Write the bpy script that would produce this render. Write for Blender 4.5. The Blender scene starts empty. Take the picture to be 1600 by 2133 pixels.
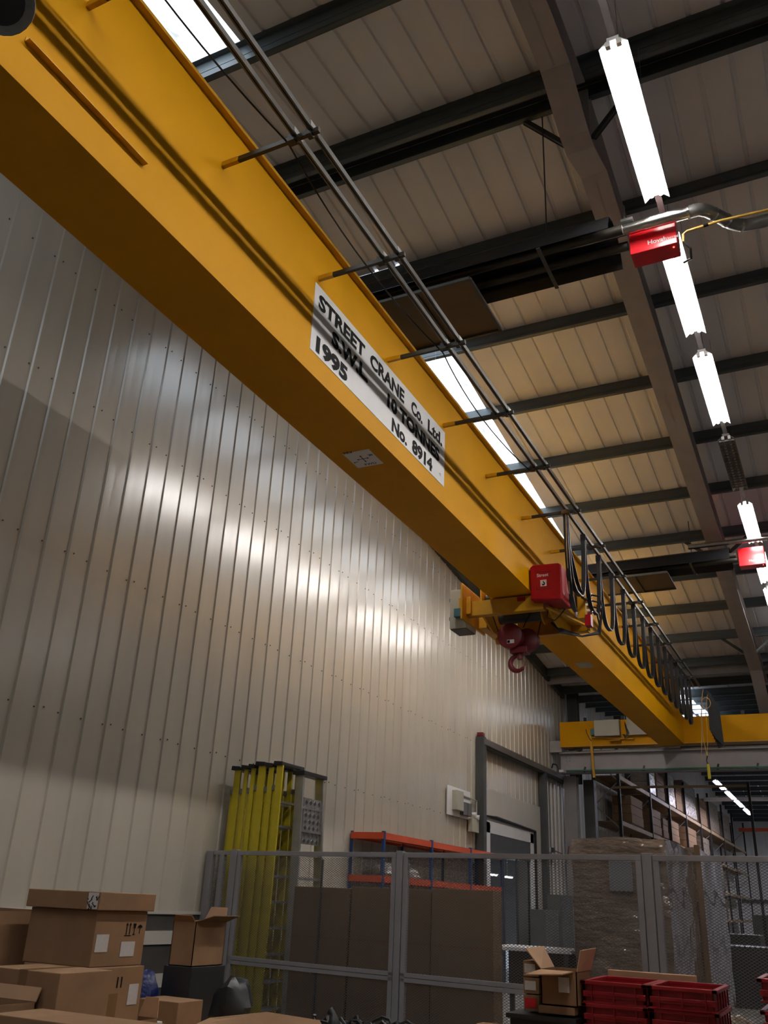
import bpy, math, random
from mathutils import Vector, Matrix
random.seed(7)
SC = bpy.context.scene
COL = SC.collection
H = 1.55          # height of the lens above the floor; all z below are given relative to the lens
# ---------------------------------------------------------------- camera
F = 1848.66
YAW, PIT, ROL = -0.476033, 0.413022, 0.0466224
FW = Vector((math.sin(YAW)*math.cos(PIT), math.cos(YAW)*math.cos(PIT), math.sin(PIT)))
R0 = Vector((math.cos(YAW), -math.sin(YAW), 0)); U0 = R0.cross(FW)
RT = R0*math.cos(ROL)+U0*math.sin(ROL); UP = -R0*math.sin(ROL)+U0*math.cos(ROL)
cam = bpy.data.cameras.new('camera'); co = bpy.data.objects.new('camera', cam); COL.objects.link(co)
cam.sensor_width = 36; cam.lens = F*36/2133; cam.clip_start = 0.05; cam.clip_end = 300
m = Matrix((RT, UP, -FW)).transposed().to_4x4(); m.translation = Vector((0, 0, H)); co.matrix_world = m
SC.camera = co
# ---------------------------------------------------------------- world, exposure
w = bpy.data.worlds.new('world'); SC.world = w; w.use_nodes = True
w.node_tree.nodes['Background'].inputs[0].default_value = (0.75, 0.85, 1, 1)
w.node_tree.nodes['Background'].inputs[1].default_value = 0.25
SC.view_settings.view_transform = 'Standard'; SC.view_settings.look = 'None'
SC.view_settings.gamma = 1; SC.view_settings.use_curve_mapping = False
SC.view_settings.exposure = 1.1
SC.cycles.max_bounces = 7; SC.cycles.diffuse_bounces = 4; SC.cycles.glossy_bounces = 3
SC.cycles.sample_clamp_indirect = 6
TUBE = 36.0       # strength of a fluorescent tube
SKYL = 1.9        # strength of the daylight through the roof lights

def at(px, py, ax, v):            # where the sight line of a photo point meets the plane  axis = v
    d = FW+RT*((px-800)/F)-UP*((py-1066.5)/F)
    return d*(v/d[ax])
# ---------------------------------------------------------------- materials
def sr(r, g, b):
    f = lambda c: (c/255/12.92) if c/255 <= .04045 else ((c/255+.055)/1.055)**2.4
    return (f(r), f(g), f(b))
def mat(name, col, rough=.5, metal=0, var=.12, vs=3.0, bump=0, bs=40, stretch=None, emit=None, alpha=None, col2=None, spec=.5, dirt=0):
    m = bpy.data.materials.new(name); m.use_nodes = True
    nt = m.node_tree; N = nt.nodes; L = nt.links; b = N['Principled BSDF']
    b.inputs['Roughness'].default_value = rough; b.inputs['Metallic'].default_value = metal
    b.inputs['Specular IOR Level'].default_value = spec
    tc = N.new('ShaderNodeTexCoord'); mp = N.new('ShaderNodeMapping'); L.new(tc.outputs['Object'], mp.inputs[0])
    if stretch: mp.inputs['Scale'].default_value = stretch
    n = N.new('ShaderNodeTexNoise'); n.inputs['Scale'].default_value = vs; n.inputs['Detail'].default_value = 5
    L.new(mp.outputs[0], n.inputs['Vector'])
    cr = N.new('ShaderNodeMix'); cr.data_type = 'RGBA'
    c2 = col2 or tuple(c*(1-var*2) for c in col)
    cr.inputs[6].default_value = (*col, 1); cr.inputs[7].default_value = (*c2, 1)
    mr = N.new('ShaderNodeMapRange'); mr.inputs[1].default_value = .38; mr.inputs[2].default_value = .72
    L.new(n.outputs[0], mr.inputs[0]); L.new(mr.outputs[0], cr.inputs[0])
    L.new(cr.outputs[2], b.inputs['Base Color'])
    if bump:
        n2 = N.new('ShaderNodeTexNoise'); n2.inputs['Scale'].default_value = bs; n2.inputs['Detail'].default_value = 3
        L.new(mp.outputs[0], n2.inputs['Vector'])
        bp = N.new('ShaderNodeBump'); bp.inputs['Strength'].default_value = 1; bp.inputs['Distance'].default_value = bump
        L.new(n2.outputs[0], bp.inputs['Height']); L.new(bp.outputs[0], b.inputs['Normal'])
    if emit:
        b.inputs['Emission Color'].default_value = (*emit[0], 1); b.inputs['Emission Strength'].default_value = emit[1]
    return m
M = {}
M['yellow'] = mat('yellow paint', (.62, .285, .0), .55, var=.05, vs=1.2, bump=.0004, bs=6, spec=.12)
M['yellow2'] = mat('yellow paint worn', (.60, .30, .004), .45, var=.10, vs=6)
M['ladder'] = mat('yellow fibreglass', (.50, .40, .012), .45, var=.08, vs=8)
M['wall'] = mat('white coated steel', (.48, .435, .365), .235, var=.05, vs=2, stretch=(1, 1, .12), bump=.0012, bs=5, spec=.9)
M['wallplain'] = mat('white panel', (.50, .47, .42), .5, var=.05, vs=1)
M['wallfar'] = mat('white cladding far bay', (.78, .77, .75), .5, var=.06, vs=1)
M['roof'] = mat('roof liner', (.80, .795, .83), .55, var=.05, vs=1.5, stretch=(1, .2, 1))
M['purlin'] = mat('galvanised purlin', (.10, .12, .13), .45, .25, var=.15, vs=4, stretch=(.2, 3, 3))
M['rafter'] = mat('pale grey rafter paint', (.36, .335, .34), .6, var=.05)
M['grey'] = mat('grey steel paint', (.27, .25, .25), .55, var=.06)
M['darkgrey'] = mat('dark grey steel', (.07, .072, .07), .5, .3, var=.1)
M['trim'] = mat('green grey flashing', (.055, .065, .058), .5, .2)
M['galv'] = mat('galvanised steel', (.28, .28, .27), .4, .85, var=.1, vs=12)
M['chrome'] = mat('polished aluminium', (.62, .60, .57), .22, 1, var=.1, vs=10, bump=.002, bs=25)
M['black'] = mat('black rubber', (.012, .012, .013), .45, var=.1)
M['blackp'] = mat('black plastic', (.02, .02, .021), .4)
M['rail'] = mat('festoon rail steel', (.16, .155, .145), .35, .8, var=.1, vs=8)
M['armsteel'] = mat('arm steel', (.06, .055, .045), .45, .6)
M['red'] = mat('red gloss enamel', (.32, .003, .008), .35, spec=.25, var=.06)
M['hookred'] = mat('dark red hook paint', (.16, .008, .014), .42, var=.12, vs=9)
M['heatred'] = mat('red heater enamel', (.62, .012, .02), .25, var=.04)
M['crate'] = mat('red crate plastic', (.30, .006, .012), .35, var=.12, vs=8)
M['cable'] = mat('black festoon cable', (.014, .014, .015), .38, var=.1)
M['rope'] = mat('steel rope', (.03, .028, .026), .5, .6)
M['cab'] = mat('cream enclosure', (.42, .40, .32), .4, var=.05)
M['teal'] = mat('teal plastic', (.05, .17, .20), .5)
M['white'] = mat('white vinyl', (.74, .73, .73), .35, var=.04)
M['ink'] = mat('black lettering', (.004, .004, .004), .6, spec=.1)
M['wtext'] = mat('white lettering', (.65, .6, .6), .4)
M['card'] = mat('brown cardboard', (.28, .155, .075), .75, var=.10, vs=5)
M['cardin'] = mat('light cardboard inside', (.46, .27, .15), .75, var=.07, vs=5)
M['carddark'] = mat('dark cardboard', (.17, .10, .048), .8, var=.08, vs=3)
M['tape'] = mat('brown parcel tape', (.22, .12, .05), .25)
M['label'] = mat('paper label', (.6, .57, .56), .6, var=.05, vs=60)
M['film'] = mat('stretch film over cartons', (.13, .09, .065), .10, var=.2, vs=1.5, col2=(.26, .19, .14), bump=.05, bs=4.5, stretch=(1, 1, 2.2), spec=1.0)
M['film'].node_tree.nodes['Principled BSDF'].inputs['Coat Weight'].default_value = 1
M['paper2'] = mat('paper sheet under film', (.20, .20, .23), .3, var=.06)
M['film2'] = mat('clear film over boxes', (.34, .26, .19), .22, var=.2, vs=3, bump=.015, bs=6, stretch=(1, 1, 3), spec=.8)
M['wood'] = mat('pallet timber', (.25, .15, .07), .7, var=.2, vs=8)
M['chip'] = mat('chipboard deck', (.27, .165, .07), .75, var=.15, vs=5)
M['rackbeam'] = mat('rack beam faded orange', (.33, .22, .11), .55, var=.1)
M['rackpost'] = mat('rack upright', (.018, .014, .013), .5, .2)
M['orange'] = mat('orange beam', (.50, .06, .012), .45, var=.06)
M['blue'] = mat('blue upright', (.012, .04, .14), .45, var=.08)
M['fence'] = mat('grey fence paint', (.26, .245, .255), .55, var=.05)
M['mesh'] = mat('grey expanded mesh', (.13, .125, .13), .5, var=.05)
M['alu'] = mat('ladder aluminium', (.42, .41, .39), .38, .8, var=.08, vs=10)
M['glass'] = mat('door glass', (.75, .78, .78), .02, 0, var=0)
M['glass'].node_tree.nodes['Principled BSDF'].inputs['Transmission Weight'].default_value = 1
M['glass'].node_tree.nodes['Principled BSDF'].inputs['IOR'].default_value = 1.05
M['conc'] = mat('concrete floor', (.16, .15, .14), .55, var=.12, vs=1.5, bump=.001)
M['dado'] = mat('dark dado', (.06, .055, .05), .6, var=.1)
M['bag'] = mat('white polythene bag', (.5, .49, .5), .4, bump=.02, bs=12, var=.05)
M['bluebag'] = mat('blue plastic', (.01, .02, .12), .35, bump=.02, bs=9)
M['green'] = mat('green conductor cover', (.02, .13, .07), .4)
M['gas'] = mat('yellow gas pipe', (.50, .30, .05), .35)
M['board'] = mat('brown board', (.105, .068, .035), .6, var=.1, vs=2)
M['fitting'] = mat('white reflector', (.75, .75, .74), .35, var=.02)
M['fitoff'] = mat('grey louvre', (.22, .20, .20), .5, var=.08)
M['tubeoff'] = mat('unlit tube', (.4, .4, .4), .3)
M['tube'] = mat('lit tube', (.8, .8, .8), .4, emit=((1, .965, .93), TUBE), var=0)
M['tubecool'] = mat('lit tube cool', (.8, .8, .8), .4, emit=((.86, .84, 1), 38.0), var=0)
M['led'] = mat('red indicator', (.8, .05, .03), .4, emit=((1, .08, .05), 3))
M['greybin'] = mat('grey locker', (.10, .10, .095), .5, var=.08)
def skylight_mat():
    m = mat('translucent roof light', (.6, .65, .7), .5); nt = m.node_tree; N = nt.nodes; L = nt.links; b = N['Principled BSDF']
    tc = N.new('ShaderNodeTexCoord'); mp = N.new('ShaderNodeMapping'); mp.inputs['Scale'].default_value = (7, 2.2, 1)
    n = N.new('ShaderNodeTexNoise'); n.inputs['Scale'].default_value = 1; n.inputs['Detail'].default_value = 6
    L.new(tc.outputs['Object'], mp.inputs[0]); L.new(mp.outputs[0], n.inputs['Vector'])
    r = N.new('ShaderNodeMapRange'); r.inputs[1].default_value = .33; r.inputs[2].default_value = .5
    r.inputs[3].default_value = .22; r.inputs[4].default_value = 1
    L.new(n.outputs[0], r.inputs[0])
    mu = N.new('ShaderNodeMath'); mu.operation = 'MULTIPLY'; mu.inputs[1].default_value = SKYL
    L.new(r.outputs[0], mu.inputs[0]); L.new(mu.outputs[0], b.inputs['Emission Strength'])
    b.inputs['Emission Color'].default_value = (.80, .90, 1, 1)
    return m
M['sky'] = skylight_mat()
# ---------------------------------------------------------------- mesh helpers
def tag(o, label=None, cat=None, group=None, kind=None):
    if label: o['label'] = label
    if cat: o['category'] = cat
    if group: o['group'] = group
    if kind: o['kind'] = kind
    return o
def empty(name, loc, label=None, cat=None, group=None, kind=None):
    o = bpy.data.objects.new(name, None); COL.objects.link(o); o.empty_display_size = .1
    o.location = (loc[0], loc[1], loc[2]+H); return tag(o, label, cat, group, kind)
class MB:
    def __init__(s): s.v = []; s.f = []
    def add(s, vs, fs):
        n = len(s.v); s.v += [Vector(v) for v in vs]; s.f += [tuple(i+n for i in f) for f in fs]; return s
    def box(s, x0, x1, y0, y1, z0, z1):
        x0, x1 = sorted((x0, x1)); y0, y1 = sorted((y0, y1)); z0, z1 = sorted((z0, z1))
        return s.add([(x0,y0,z0),(x1,y0,z0),(x1,y1,z0),(x0,y1,z0),(x0,y0,z1),(x1,y0,z1),(x1,y1,z1),(x0,y1,z1)],
                     [(0,3,2,1),(4,5,6,7),(0,1,5,4),(1,2,6,5),(2,3,7,6),(3,0,4,7)])
    def prism(s, poly, vec):
        n = len(poly); a = [Vector(p) for p in poly]; vec = Vector(vec)
        # keep outward normals whichever way the outline runs
        nrm = Vector((0, 0, 0))
        for i in range(n): nrm += a[i].cross(a[(i+1) % n])
        if nrm.dot(vec) > 0: a.reverse()
        b = [p+vec for p in a]
        fs = [tuple(range(n)), tuple(range(2*n-1, n-1, -1))]
        fs += [((i+1) % n, i, n+i, n+(i+1) % n) for i in range(n)]
        return s.add(a+b, fs)
    def bar(s, p, q, w, h, up=(0, 0, 1)):
        p = Vector(p); q = Vector(q); d = (q-p).normalized(); up = Vector(up)
        if abs(d.dot(up)) > .99: up = Vector((0, 1, 0))
        sd = d.cross(up).normalized(); u = sd.cross(d)
        o = [(-w/2, -h/2), (w/2, -h/2), (w/2, h/2), (-w/2, h/2)]
        return s.prism([p+sd*a+u*b for a, b in o], q-p)
    def tube(s, pts, r, n=8, cap=True):
        pts = [Vector(p) for p in pts]; rings = []; k = len(pts)
        t0 = (pts[1]-pts[0]).normalized(); u = t0.orthogonal().normalized()
        for i in range(k):
            t = (pts[min(i+1, k-1)]-pts[max(i-1, 0)]).normalized()
            u = (u-t*u.dot(t)).normalized(); v = t.cross(u)
            rr = r[i] if isinstance(r, (list, tuple)) else r
            rings.append([pts[i]+(u*math.cos(2*math.pi*j/n)+v*math.sin(2*math.pi*j/n))*rr for j in range(n)])
        vs = [p for g in rings for p in g]
        fs = [(i*n+j, i*n+(j+1) % n, (i+1)*n+(j+1) % n, (i+1)*n+j) for i in range(k-1) for j in range(n)]
        if cap: fs += [tuple(range(n-1, -1, -1)), tuple((k-1)*n+j for j in range(n))]
        return s.add(vs, fs)
    def cyl(s, p, q, r, n=16): return s.tube([p, q], r, n)
    def sheet(s, pts, t, vec=None):      # thin plate: outline pts, thickness along its normal
        a = [Vector(p) for p in pts]; nrm = Vector((0, 0, 0))
        for i in range(len(a)): nrm += a[i].cross(a[(i+1) % len(a)])
        return s.prism(pts, nrm.normalized()*t)
    def build(s, name, mt, parent=None, bev=0, smooth=False, **kw):
        me = bpy.data.meshes.new(name)
        if parent is None:
            xs = [v.x for v in s.v]; ys = [v.y for v in s.v]; zs = [v.z for v in s.v]
            org = Vector(((min(xs)+max(xs))/2, (min(ys)+max(ys))/2, min(zs)))
        else:
            org = Vector((0, 0, 0)); p = parent
            while p: org += p.location; p = p.parent
            org.z -= H
        me.from_pydata([v-org for v in s.v], [], s.f); me.materials.append(M[mt] if isinstance(mt, str) else mt); me.update()
        if smooth:
            me.polygons.foreach_set('use_smooth', [True]*len(me.polygons))
            try: me.set_sharp_from_angle(angle=math.radians(40))
            except Exception: pass
        o = bpy.data.objects.new(name, me); COL.objects.link(o)
        if parent is None: o.location = org+Vector((0, 0, H))
        else: o.parent = parent
        if bev:
            b = o.modifiers.new('bevel', 'BEVEL'); b.width = bev; b.segments = 2; b.limit_method = 'ANGLE'
        return tag(o, **kw)
def B(*a): return MB().box(*a)
def link_copy(o, parent=None, off=None):       # one more object on the same mesh
    c = o.copy(); COL.objects.link(c); c.parent = parent if parent else o.parent
    if off is not None: c.location = o.location+Vector(off)
    return c
def dup(root, off, label=None, rz=0):
    r = root.copy(); COL.objects.link(r); r.location = root.location+Vector(off); r.rotation_euler.z += rz
    if label: r['label'] = label
    for ch in root.children:
        c = ch.copy(); COL.objects.link(c); c.parent = r
        for g in ch.children:
            d = g.copy(); COL.objects.link(d); d.parent = c
    return r
def text(body, parent, org, xd, yd, size, mt='ink', fat=.012, depth=.0015, name='lettering', sx=1.0, space=1.0):
    c = bpy.data.curves.new('t', 'FONT'); c.body = body; c.size = 1; c.offset = fat; c.space_character = space; c.resolution_u = 3
    o = bpy.data.objects.new('t', c); COL.objects.link(o); bpy.context.view_layer.update()
    me = bpy.data.meshes.new_from_object(o.evaluated_get(bpy.context.evaluated_depsgraph_get())); bpy.data.objects.remove(o)
    xd = Vector(xd).normalized(); yd = Vector(yd).normalized(); nd = xd.cross(yd)
    mb = MB(); a = [Vector(v.co) for v in me.vertices]
    mb.v = [Vector(org)+xd*(v.x*size*sx)+yd*(v.y*size)+nd*depth for v in a]; mb.f = [tuple(p.vertices) for p in me.polygons]
    bpy.data.meshes.remove(me)
    return mb.build(name, mt, parent)
# ================================================================ SETTING
XL = -7.3; YE = 26.5; RX = 12.0; YB = -12.0; YR = 7.17; S = .1213
def roofz(y):
    if y <= YR: return 9.39-S*YR-S*(YR-y)
    if y <= 26.7: return 9.39-S*y
    return 6.15+.092*(y-26.7) if y < 50 else 6.15+.092*(23.3)-.092*(y-50)
B(-9, 14, -13, 72, -1.75, -1.55).build('floor', 'conc', kind='structure')
# --- left wall of ribbed steel sheets
def ribs(width, pitch, n, rib, dep):
    pts = []
    for k in range(n):
        a = k*pitch
        pts += [(a, 0), (a+pitch*.30, -.0012), (a+pitch*.58, -.0004), (a+pitch-rib-.014, 0), (a+pitch-rib, dep), (a+pitch-.012, dep), (a+pitch-.0005, 0)]
    pts.append((width, 0)); return pts
wl = empty('wall_left', (XL, 7, -1.55), kind='structure')
prof = ribs(1.0, 1/3, 3, .034, .017)
ZB = -.21
def wall_sheet(y0, parent, mt, zb=ZB):
    mb = MB(); n = len(prof)
    for d, yy in prof: pass
    lo = [(XL+d, y0+a, zb) for a, d in prof]; hi = [(XL+d, y0+a, roofz(y0+a)+.02) for a, d in prof]
    lob = [(XL-.02, y0, zb), (XL-.02, y0+.999, zb)]; hib = [(XL-.02, y0, roofz(y0)), (XL-.02, y0+.999, roofz(y0+1))]
    lo[-1] = (XL, y0+.999, zb); hi[-1] = (XL, y0+.999, roofz(y0+.999)+.02)
    mb.add(lo+hi, [(i, i+1, n+i+1, n+i)[::-1] for i in range(n-1)])
    mb.add(lob+hib, [(0, 1, 3, 2)])
    mb.build('wall_sheet', mt, parent)
y = YB-.03
while y < 26.4:
    wall_sheet(y, wl, 'wall', 1.12 if 18.9 < y < 22.9 else ZB); y += 1.0
MB().box(XL-.3, XL-.025, YB, 19.9, -1.55, 9).box(XL-.3, XL-.025, 22.85, 27, -1.55, 9).box(XL-.3, XL-.025, 19.9, 22.85, 1.06, 9).build('wall_backing', 'wallplain', wl)
# the next room, seen through the glazed door
nx = empty('wall_next_room', (-12, 27, -1.55), kind='structure')
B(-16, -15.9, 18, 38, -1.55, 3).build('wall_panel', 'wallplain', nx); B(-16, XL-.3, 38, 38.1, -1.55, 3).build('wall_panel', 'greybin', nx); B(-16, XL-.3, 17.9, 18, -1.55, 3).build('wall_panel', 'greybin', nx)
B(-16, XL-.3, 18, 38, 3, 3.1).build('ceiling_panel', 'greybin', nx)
# lower dado under the sheeting
dd = MB().box(XL-.02, XL+.02, YB, 19.3, -1.55, ZB-.01); dd.build('dado', 'dado', wl)
for z0 in (-.56, -1.0, -1.4):
    B(XL+.021, XL+.04, YB, 19.2, z0, z0+.14).build('dado_rail', 'wallplain', wl)
B(XL, XL+.045, YB, 19.2, ZB-.035, ZB+.0).build('drip_flashing', 'wallplain', wl)
scr = MB()
for zr in (1.67, 3.37, 5.2, 6.66):
    for k in range(-12, 79):
        yy = 5.675+k*.3333+.03
        if yy > 26.2 or zr > roofz(yy)-.1: continue
        for dy in ((0, .13) if k % 3 == 0 else (0,)):
            c = Vector((XL, yy+dy-.15, zr+(.02 if dy else 0)))
            scr.tube([c, c+Vector((.009, 0, 0))], .009, 6)
scr.build('sheet_screw', 'darkgrey', wl, kind='stuff')
# --- dark verge trim where wall meets roof
tr = MB()
tr.prism([(XL, YR, roofz(YR)-.30), (XL, YE, roofz(YE)-.30), (XL, YE, roofz(YE)-.01), (XL, YR, roofz(YR)-.01)], (.10, 0, 0))
tr.prism([(XL, YB, roofz(YB)-.30), (XL, YR, roofz(YR)-.30), (XL, YR, roofz(YR)-.01), (XL, YB, roofz(YB)-.01)], (.10, 0, 0))
tr.build('trim_1', 'trim', kind='structure')
# --- far bay left wall
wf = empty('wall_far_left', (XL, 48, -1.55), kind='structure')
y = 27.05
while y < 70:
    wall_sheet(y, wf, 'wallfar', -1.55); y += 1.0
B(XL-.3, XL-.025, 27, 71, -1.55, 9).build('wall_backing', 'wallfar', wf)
# --- end wall far away, back wall and right wall (out of view, they close the hall)
we = empty('wall_far_end', (2, 70, -1.55), kind='structure')
for k in range(20):
    x0 = XL+k
    B(x0, x0+.985, 70, 70.06, 1.2, 6.5).build('wall_sheet', 'wallfar', we)
B(XL, 13, 70.07, 70.2, -1.55, 7).build('wall_backing', 'wallfar', we)
B(XL, 13, 69.95, 70.0, .95, 1.2).build('wall_rail', 'darkgrey', we)
B(XL, 12.3, YB-.3, YB, -1.55, 8).build('wall_back', 'wallplain', kind='structure')
B(12.3, 12.6, YB, 71, -1.55, 9.2).build('wall_right', 'wallplain', kind='structure')
# --- roof: liner sheets, roof lights, purlins, rafters
ce = empty('ceiling', (0, YR, roofz(YR)), kind='structure')
RD = Vector((0, 1, -S)).normalized()
def roof_piece(x0, y0, y1, mt, name, t=.0, lift=0):
    mb = MB(); pr = ribs(1.0, 1/3, 3, .045, .03); n = len(pr)
    a = [(x0+p, y0, roofz(y0+1e-4)+max(0, d)+lift) for p, d in pr]; b = [(x0+p, y1, roofz(y1-1e-4)+max(0, d)+lift) for p, d in pr]
    mb.add(a+b, [(i, i+1, n+i+1, n+i)[::-1] for i in range(n-1)])
    return mb.build(name, mt, ce)
far_p = [7.33, 9.05, 10.82, 12.57, 14.33, 16.05, 17.77, 19.5, 21.25, 23.0, 24.75, 26.3]
near_p = [6.97, 5.16, 3.4, 1.65, -.1, -1.85, -3.6, -5.35, -7.1, -8.85, -10.6, -11.9]
k = 0; x0 = -7.6
while x0 < 12:
    if abs(x0+5.6) < .01:
        for a, b, mt in ((YB, -.1, 'sky'), (-.1, 3.4, 'sky'), (3.4, 5.16, 'sky'), (5.16, YR, 'roof'), (YR, 9.05, 'roof'), (9.05, 10.82, 'sky'),
                         (10.82, 12.57, 'sky'), (12.57, 14.33, 'sky'), (14.33, 16.05, 'sky'), (16.05, 17.77, 'sky'), (17.77, 19.5, 'sky'), (19.5, 26.7, 'roof')):
            o = roof_piece(x0, a, b, mt, 'roof_light' if mt == 'sky' else 'roof_sheet')
            if mt == 'sky': o['label'] = 'translucent daylight sheet'
    else:
        roof_piece(x0, YR, 26.7, 'roof', 'roof_sheet'); roof_piece(x0, YB, YR, 'roof', 'roof_sheet')
    x0 += 1.0
B(-7.6, 12.4, YB-.3, YR, 9.0, 9.1).build('roof_deck', 'darkgrey', ce)
B(-7.6, 12.4, YR, 27, 8.8, 8.9).build('roof_deck', 'darkgrey', ce)
# dark strip along the ridge, between the purlin pair
B(XL, 12, 7.03, 7.31, roofz(YR)-.035, roofz(YR)-.03).build('ridge_strip', 'darkgrey', ce)
def purlin(yy, sgn, x0=XL, x1=12.2, par=None, mt='purlin'):
    z = roofz(yy); mb = MB(); t = .004
    mb.box(x0, x1, yy-t, yy+t, z-.245, z-.005)
    mb.box(x0, x1, yy, yy+sgn*.065, z-.013, z-.005); mb.box(x0, x1, yy-sgn*.065, yy, z-.245, z-.237)
    mb.box(x0, x1, yy-sgn*.065-.003, yy-sgn*.065+.003, z-.245, z-.225)
    mb.box(x0, x1, yy-.008, yy+.008, z-.16, z-.15)
    return mb.build('purlin', mt, par or ce)
for yy in far_p: purlin(yy, 1)
for yy in near_p: purlin(yy, -1)
# deep eaves beam close to the valley
B(XL, 12.2, 25.0, 25.1, 5.98, 6.33).build('eaves_beam', 'grey', ce)
B(XL, 12.2, 24.93, 25.17, 6.33, 6.36).build('eaves_beam_flange', 'grey', ce)
# rafters
def rafter(xc):
    r = MB(); hw = .15; tf = .02; D = .64
    pts = [(YB, 0), (6.36, 0), (7.05, .33), (7.30, .33), (7.95, 0), (24.2, 0), (26.2, .75)]
    zb = lambda y, e: roofz(y)-D-e
    for (ya, ea), (yb, eb) in zip(pts[:-1], pts[1:]):
        r.prism([(xc-.006, ya, zb(ya, ea)), (xc-.006, yb, zb(yb, eb)), (xc-.006, yb, roofz(yb)-.26), (xc-.006, ya, roofz(ya)-.26)] if not (ya < YR < yb) else
                [(xc-.006, ya, zb(ya, ea)), (xc-.006, yb, zb(yb, eb)), (xc-.006, yb, roofz(yb)-.26), (xc-.006, YR, roofz(YR)-.26), (xc-.006, ya, roofz(ya)-.26)], (.012, 0, 0))
        for zf0, zf1 in (((zb(ya, ea)), (zb(yb, eb))),):
            r.prism([(xc-hw, ya, zf0), (xc+hw, ya, zf0), (xc+hw, ya, zf0+tf), (xc-hw, ya, zf0+tf)], (0, yb-ya, zf1-zf0))
        if not (ya < YR < yb):
            r.prism([(xc-hw, ya, roofz(ya)-.27), (xc+hw, ya, roofz(ya)-.27), (xc+hw, ya, roofz(ya)-.25), (xc-hw, ya, roofz(ya)-.25)], (0, yb-ya, roofz(yb)-roofz(ya)))
    o = r.build('rafter', 'rafter', ce)
    for ys in (7.17,):
        B(xc-hw, xc+hw, ys-.015, ys+.015, roofz(ys)-.97, roofz(ys)-.27).build('splice_plate', 'rafter', o)
    # knee braces from the lower flange up to the purlins
    for yp in (7.33, 17.77, 23.0):
        for s in (-1, 1):
            br = MB().bar((xc+s*.14, yp+.0, roofz(yp)-(.80 if yp < 8 else .62)), (xc+s*.62, yp, roofz(yp)-.22), .05, .05)
            br.bar((xc+s*.14, yp+.02, roofz(yp)-(.80 if yp < 8 else .62)), (xc+s*.62, yp+.02, roofz(yp)-.22), .006, .07)
            br.build('knee_brace', 'darkgrey', o)
    return o
for xc in (-1.575, 4.5, 10.6): rafter(xc)
# brown boards fixed under the roof lights
def board(x0, x1, y0, y1, z=5.95):
    b = empty('heat_board', ((x0+x1)/2, (y0+y1)/2, z))
    B(x0, x1, y0, y1, z, z+.02).build('panel', 'board', b)
    for (a, c) in (((x1, y0), (x1, y1)), ((x0, y0), (x0, y1)), ((x0, y0), (x1, y0)), ((x0, y1), (x1, y1)), ((x1-.62, y0), (x1-.62, y1))):
        MB().bar((*a, z-.012), (*c, z-.012), .035, .03).build('frame_bar', 'darkgrey', b)
    for xx in (x0+.1, x1-.1):
        MB().tube([(xx, (y0+y1)/2-.2, z+.02), (xx, (y0+y1)/2-.2, z+.2)], .012, 5).build('hanger', 'darkgrey', b)
    return b
tag(board(-4.9, -2.72, 6.96, 7.94), 'brown framed heat board hung below the reflector of the near heater', 'board')
tag(board(-4.6, -2.42, 16.5, 17.5), 'brown framed heat board hung below the reflector of the far heater', 'board')
# next bay roof
cf = empty('ceiling_far', (2, 48, roofz(48)), kind='structure')
def far_roof(x0, mt='roof'):
    for a, b in ((26.7, 36), (36, 50), (50, 70)):
        m_ = 'sky' if abs(x0+1.6) < .01 and a == 50 else mt
        mb = MB().prism([(x0, a, roofz(a+.001)), (x0+.97, a, roofz(a+.001)), (x0+.97, b, roofz(b-.001)), (x0, b, roofz(b-.001))], (0, 0, .02))
        o = mb.build('roof_light' if m_ == 'sky' else 'roof_sheet', m_, cf)
x0 = -7.6
while x0 < 12: far_roof(x0, 'roof'); x0 += 1
B(-7.6, 12.4, 26.9, 71, 8.9, 9.0).build('roof_deck', 'darkgrey', cf)
yy = 28.0
while yy < 70:
    purlin(yy, 1, par=cf); yy += 1.4
for xa in (-4.75, -4.2):
    for k in range(5):
        B(xa, xa+.42, 27.4+k*1.4, 27.4+k*1.4+.55, roofz(28+k*1.4)-.30, roofz(28+k*1.4)-.29).build('roof_light', 'sky', cf)
# --- column at the end of the wall and its neighbour, door frame posts
def hcol(x, y, z0, z1, wdt=.26, dep=.3, name='trim_2', mt='darkgrey'):
    mb = MB().box(x-wdt/2, x+wdt/2, y-dep/2, y-dep/2+.018, z0, z1).box(x-wdt/2, x+wdt/2, y+dep/2-.018, y+dep/2, z0, z1).box(x-.007, x+.007, y-dep/2, y+dep/2, z0, z1)
    return mb.build(name, mt, kind='structure')
hcol(-7.02, 26.75, 3.4, 6.1, .3, .3, 'trim_2', 'darkgrey')
# big sliding door frame against the wall, with track, door leaf panel
df = empty('door_1', (XL, 21.6, -1.55), kind='structure')
B(XL+.02, XL+.20, 19.17, 19.36, -1.55, 3.50).build('door_post', 'darkgrey', df, bev=.004)
B(XL+.02, XL+.20, 23.85, 24.05, -1.55, 3.36).build('door_post', 'darkgrey', df, bev=.004)
MB().bar((XL+.11, 19.2, 3.40), (XL+.11, 26.3, 3.44), .2, .14).build('door_track', 'galv', df)
MB().bar((XL+.11, 19.2, 3.32), (XL+.11, 26.3, 3.36), .14, .04).build('door_track_slot', 'darkgrey', df)
dl = MB().box(XL+.035, XL+.06, 19.4, 23.8, 1.06, 2.45).box(XL+.035, XL+.06, 19.4, 19.9, -1.55, 1.06).box(XL+.035, XL+.06, 22.85, 23.8, -1.55, 1.06).build('door_leaf', 'wallplain', df)
dfm = MB()
for a in ((19.62, 19.9, -1.55, 1.72), (22.85, 23.1, -1.55, 1.72)): dfm.box(XL+.061, XL+.085, *a)
dfm.box(XL+.061, XL+.085, 19.62, 23.1, 1.50, 1.75); dfm.build('door_surround', 'white', df)
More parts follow.
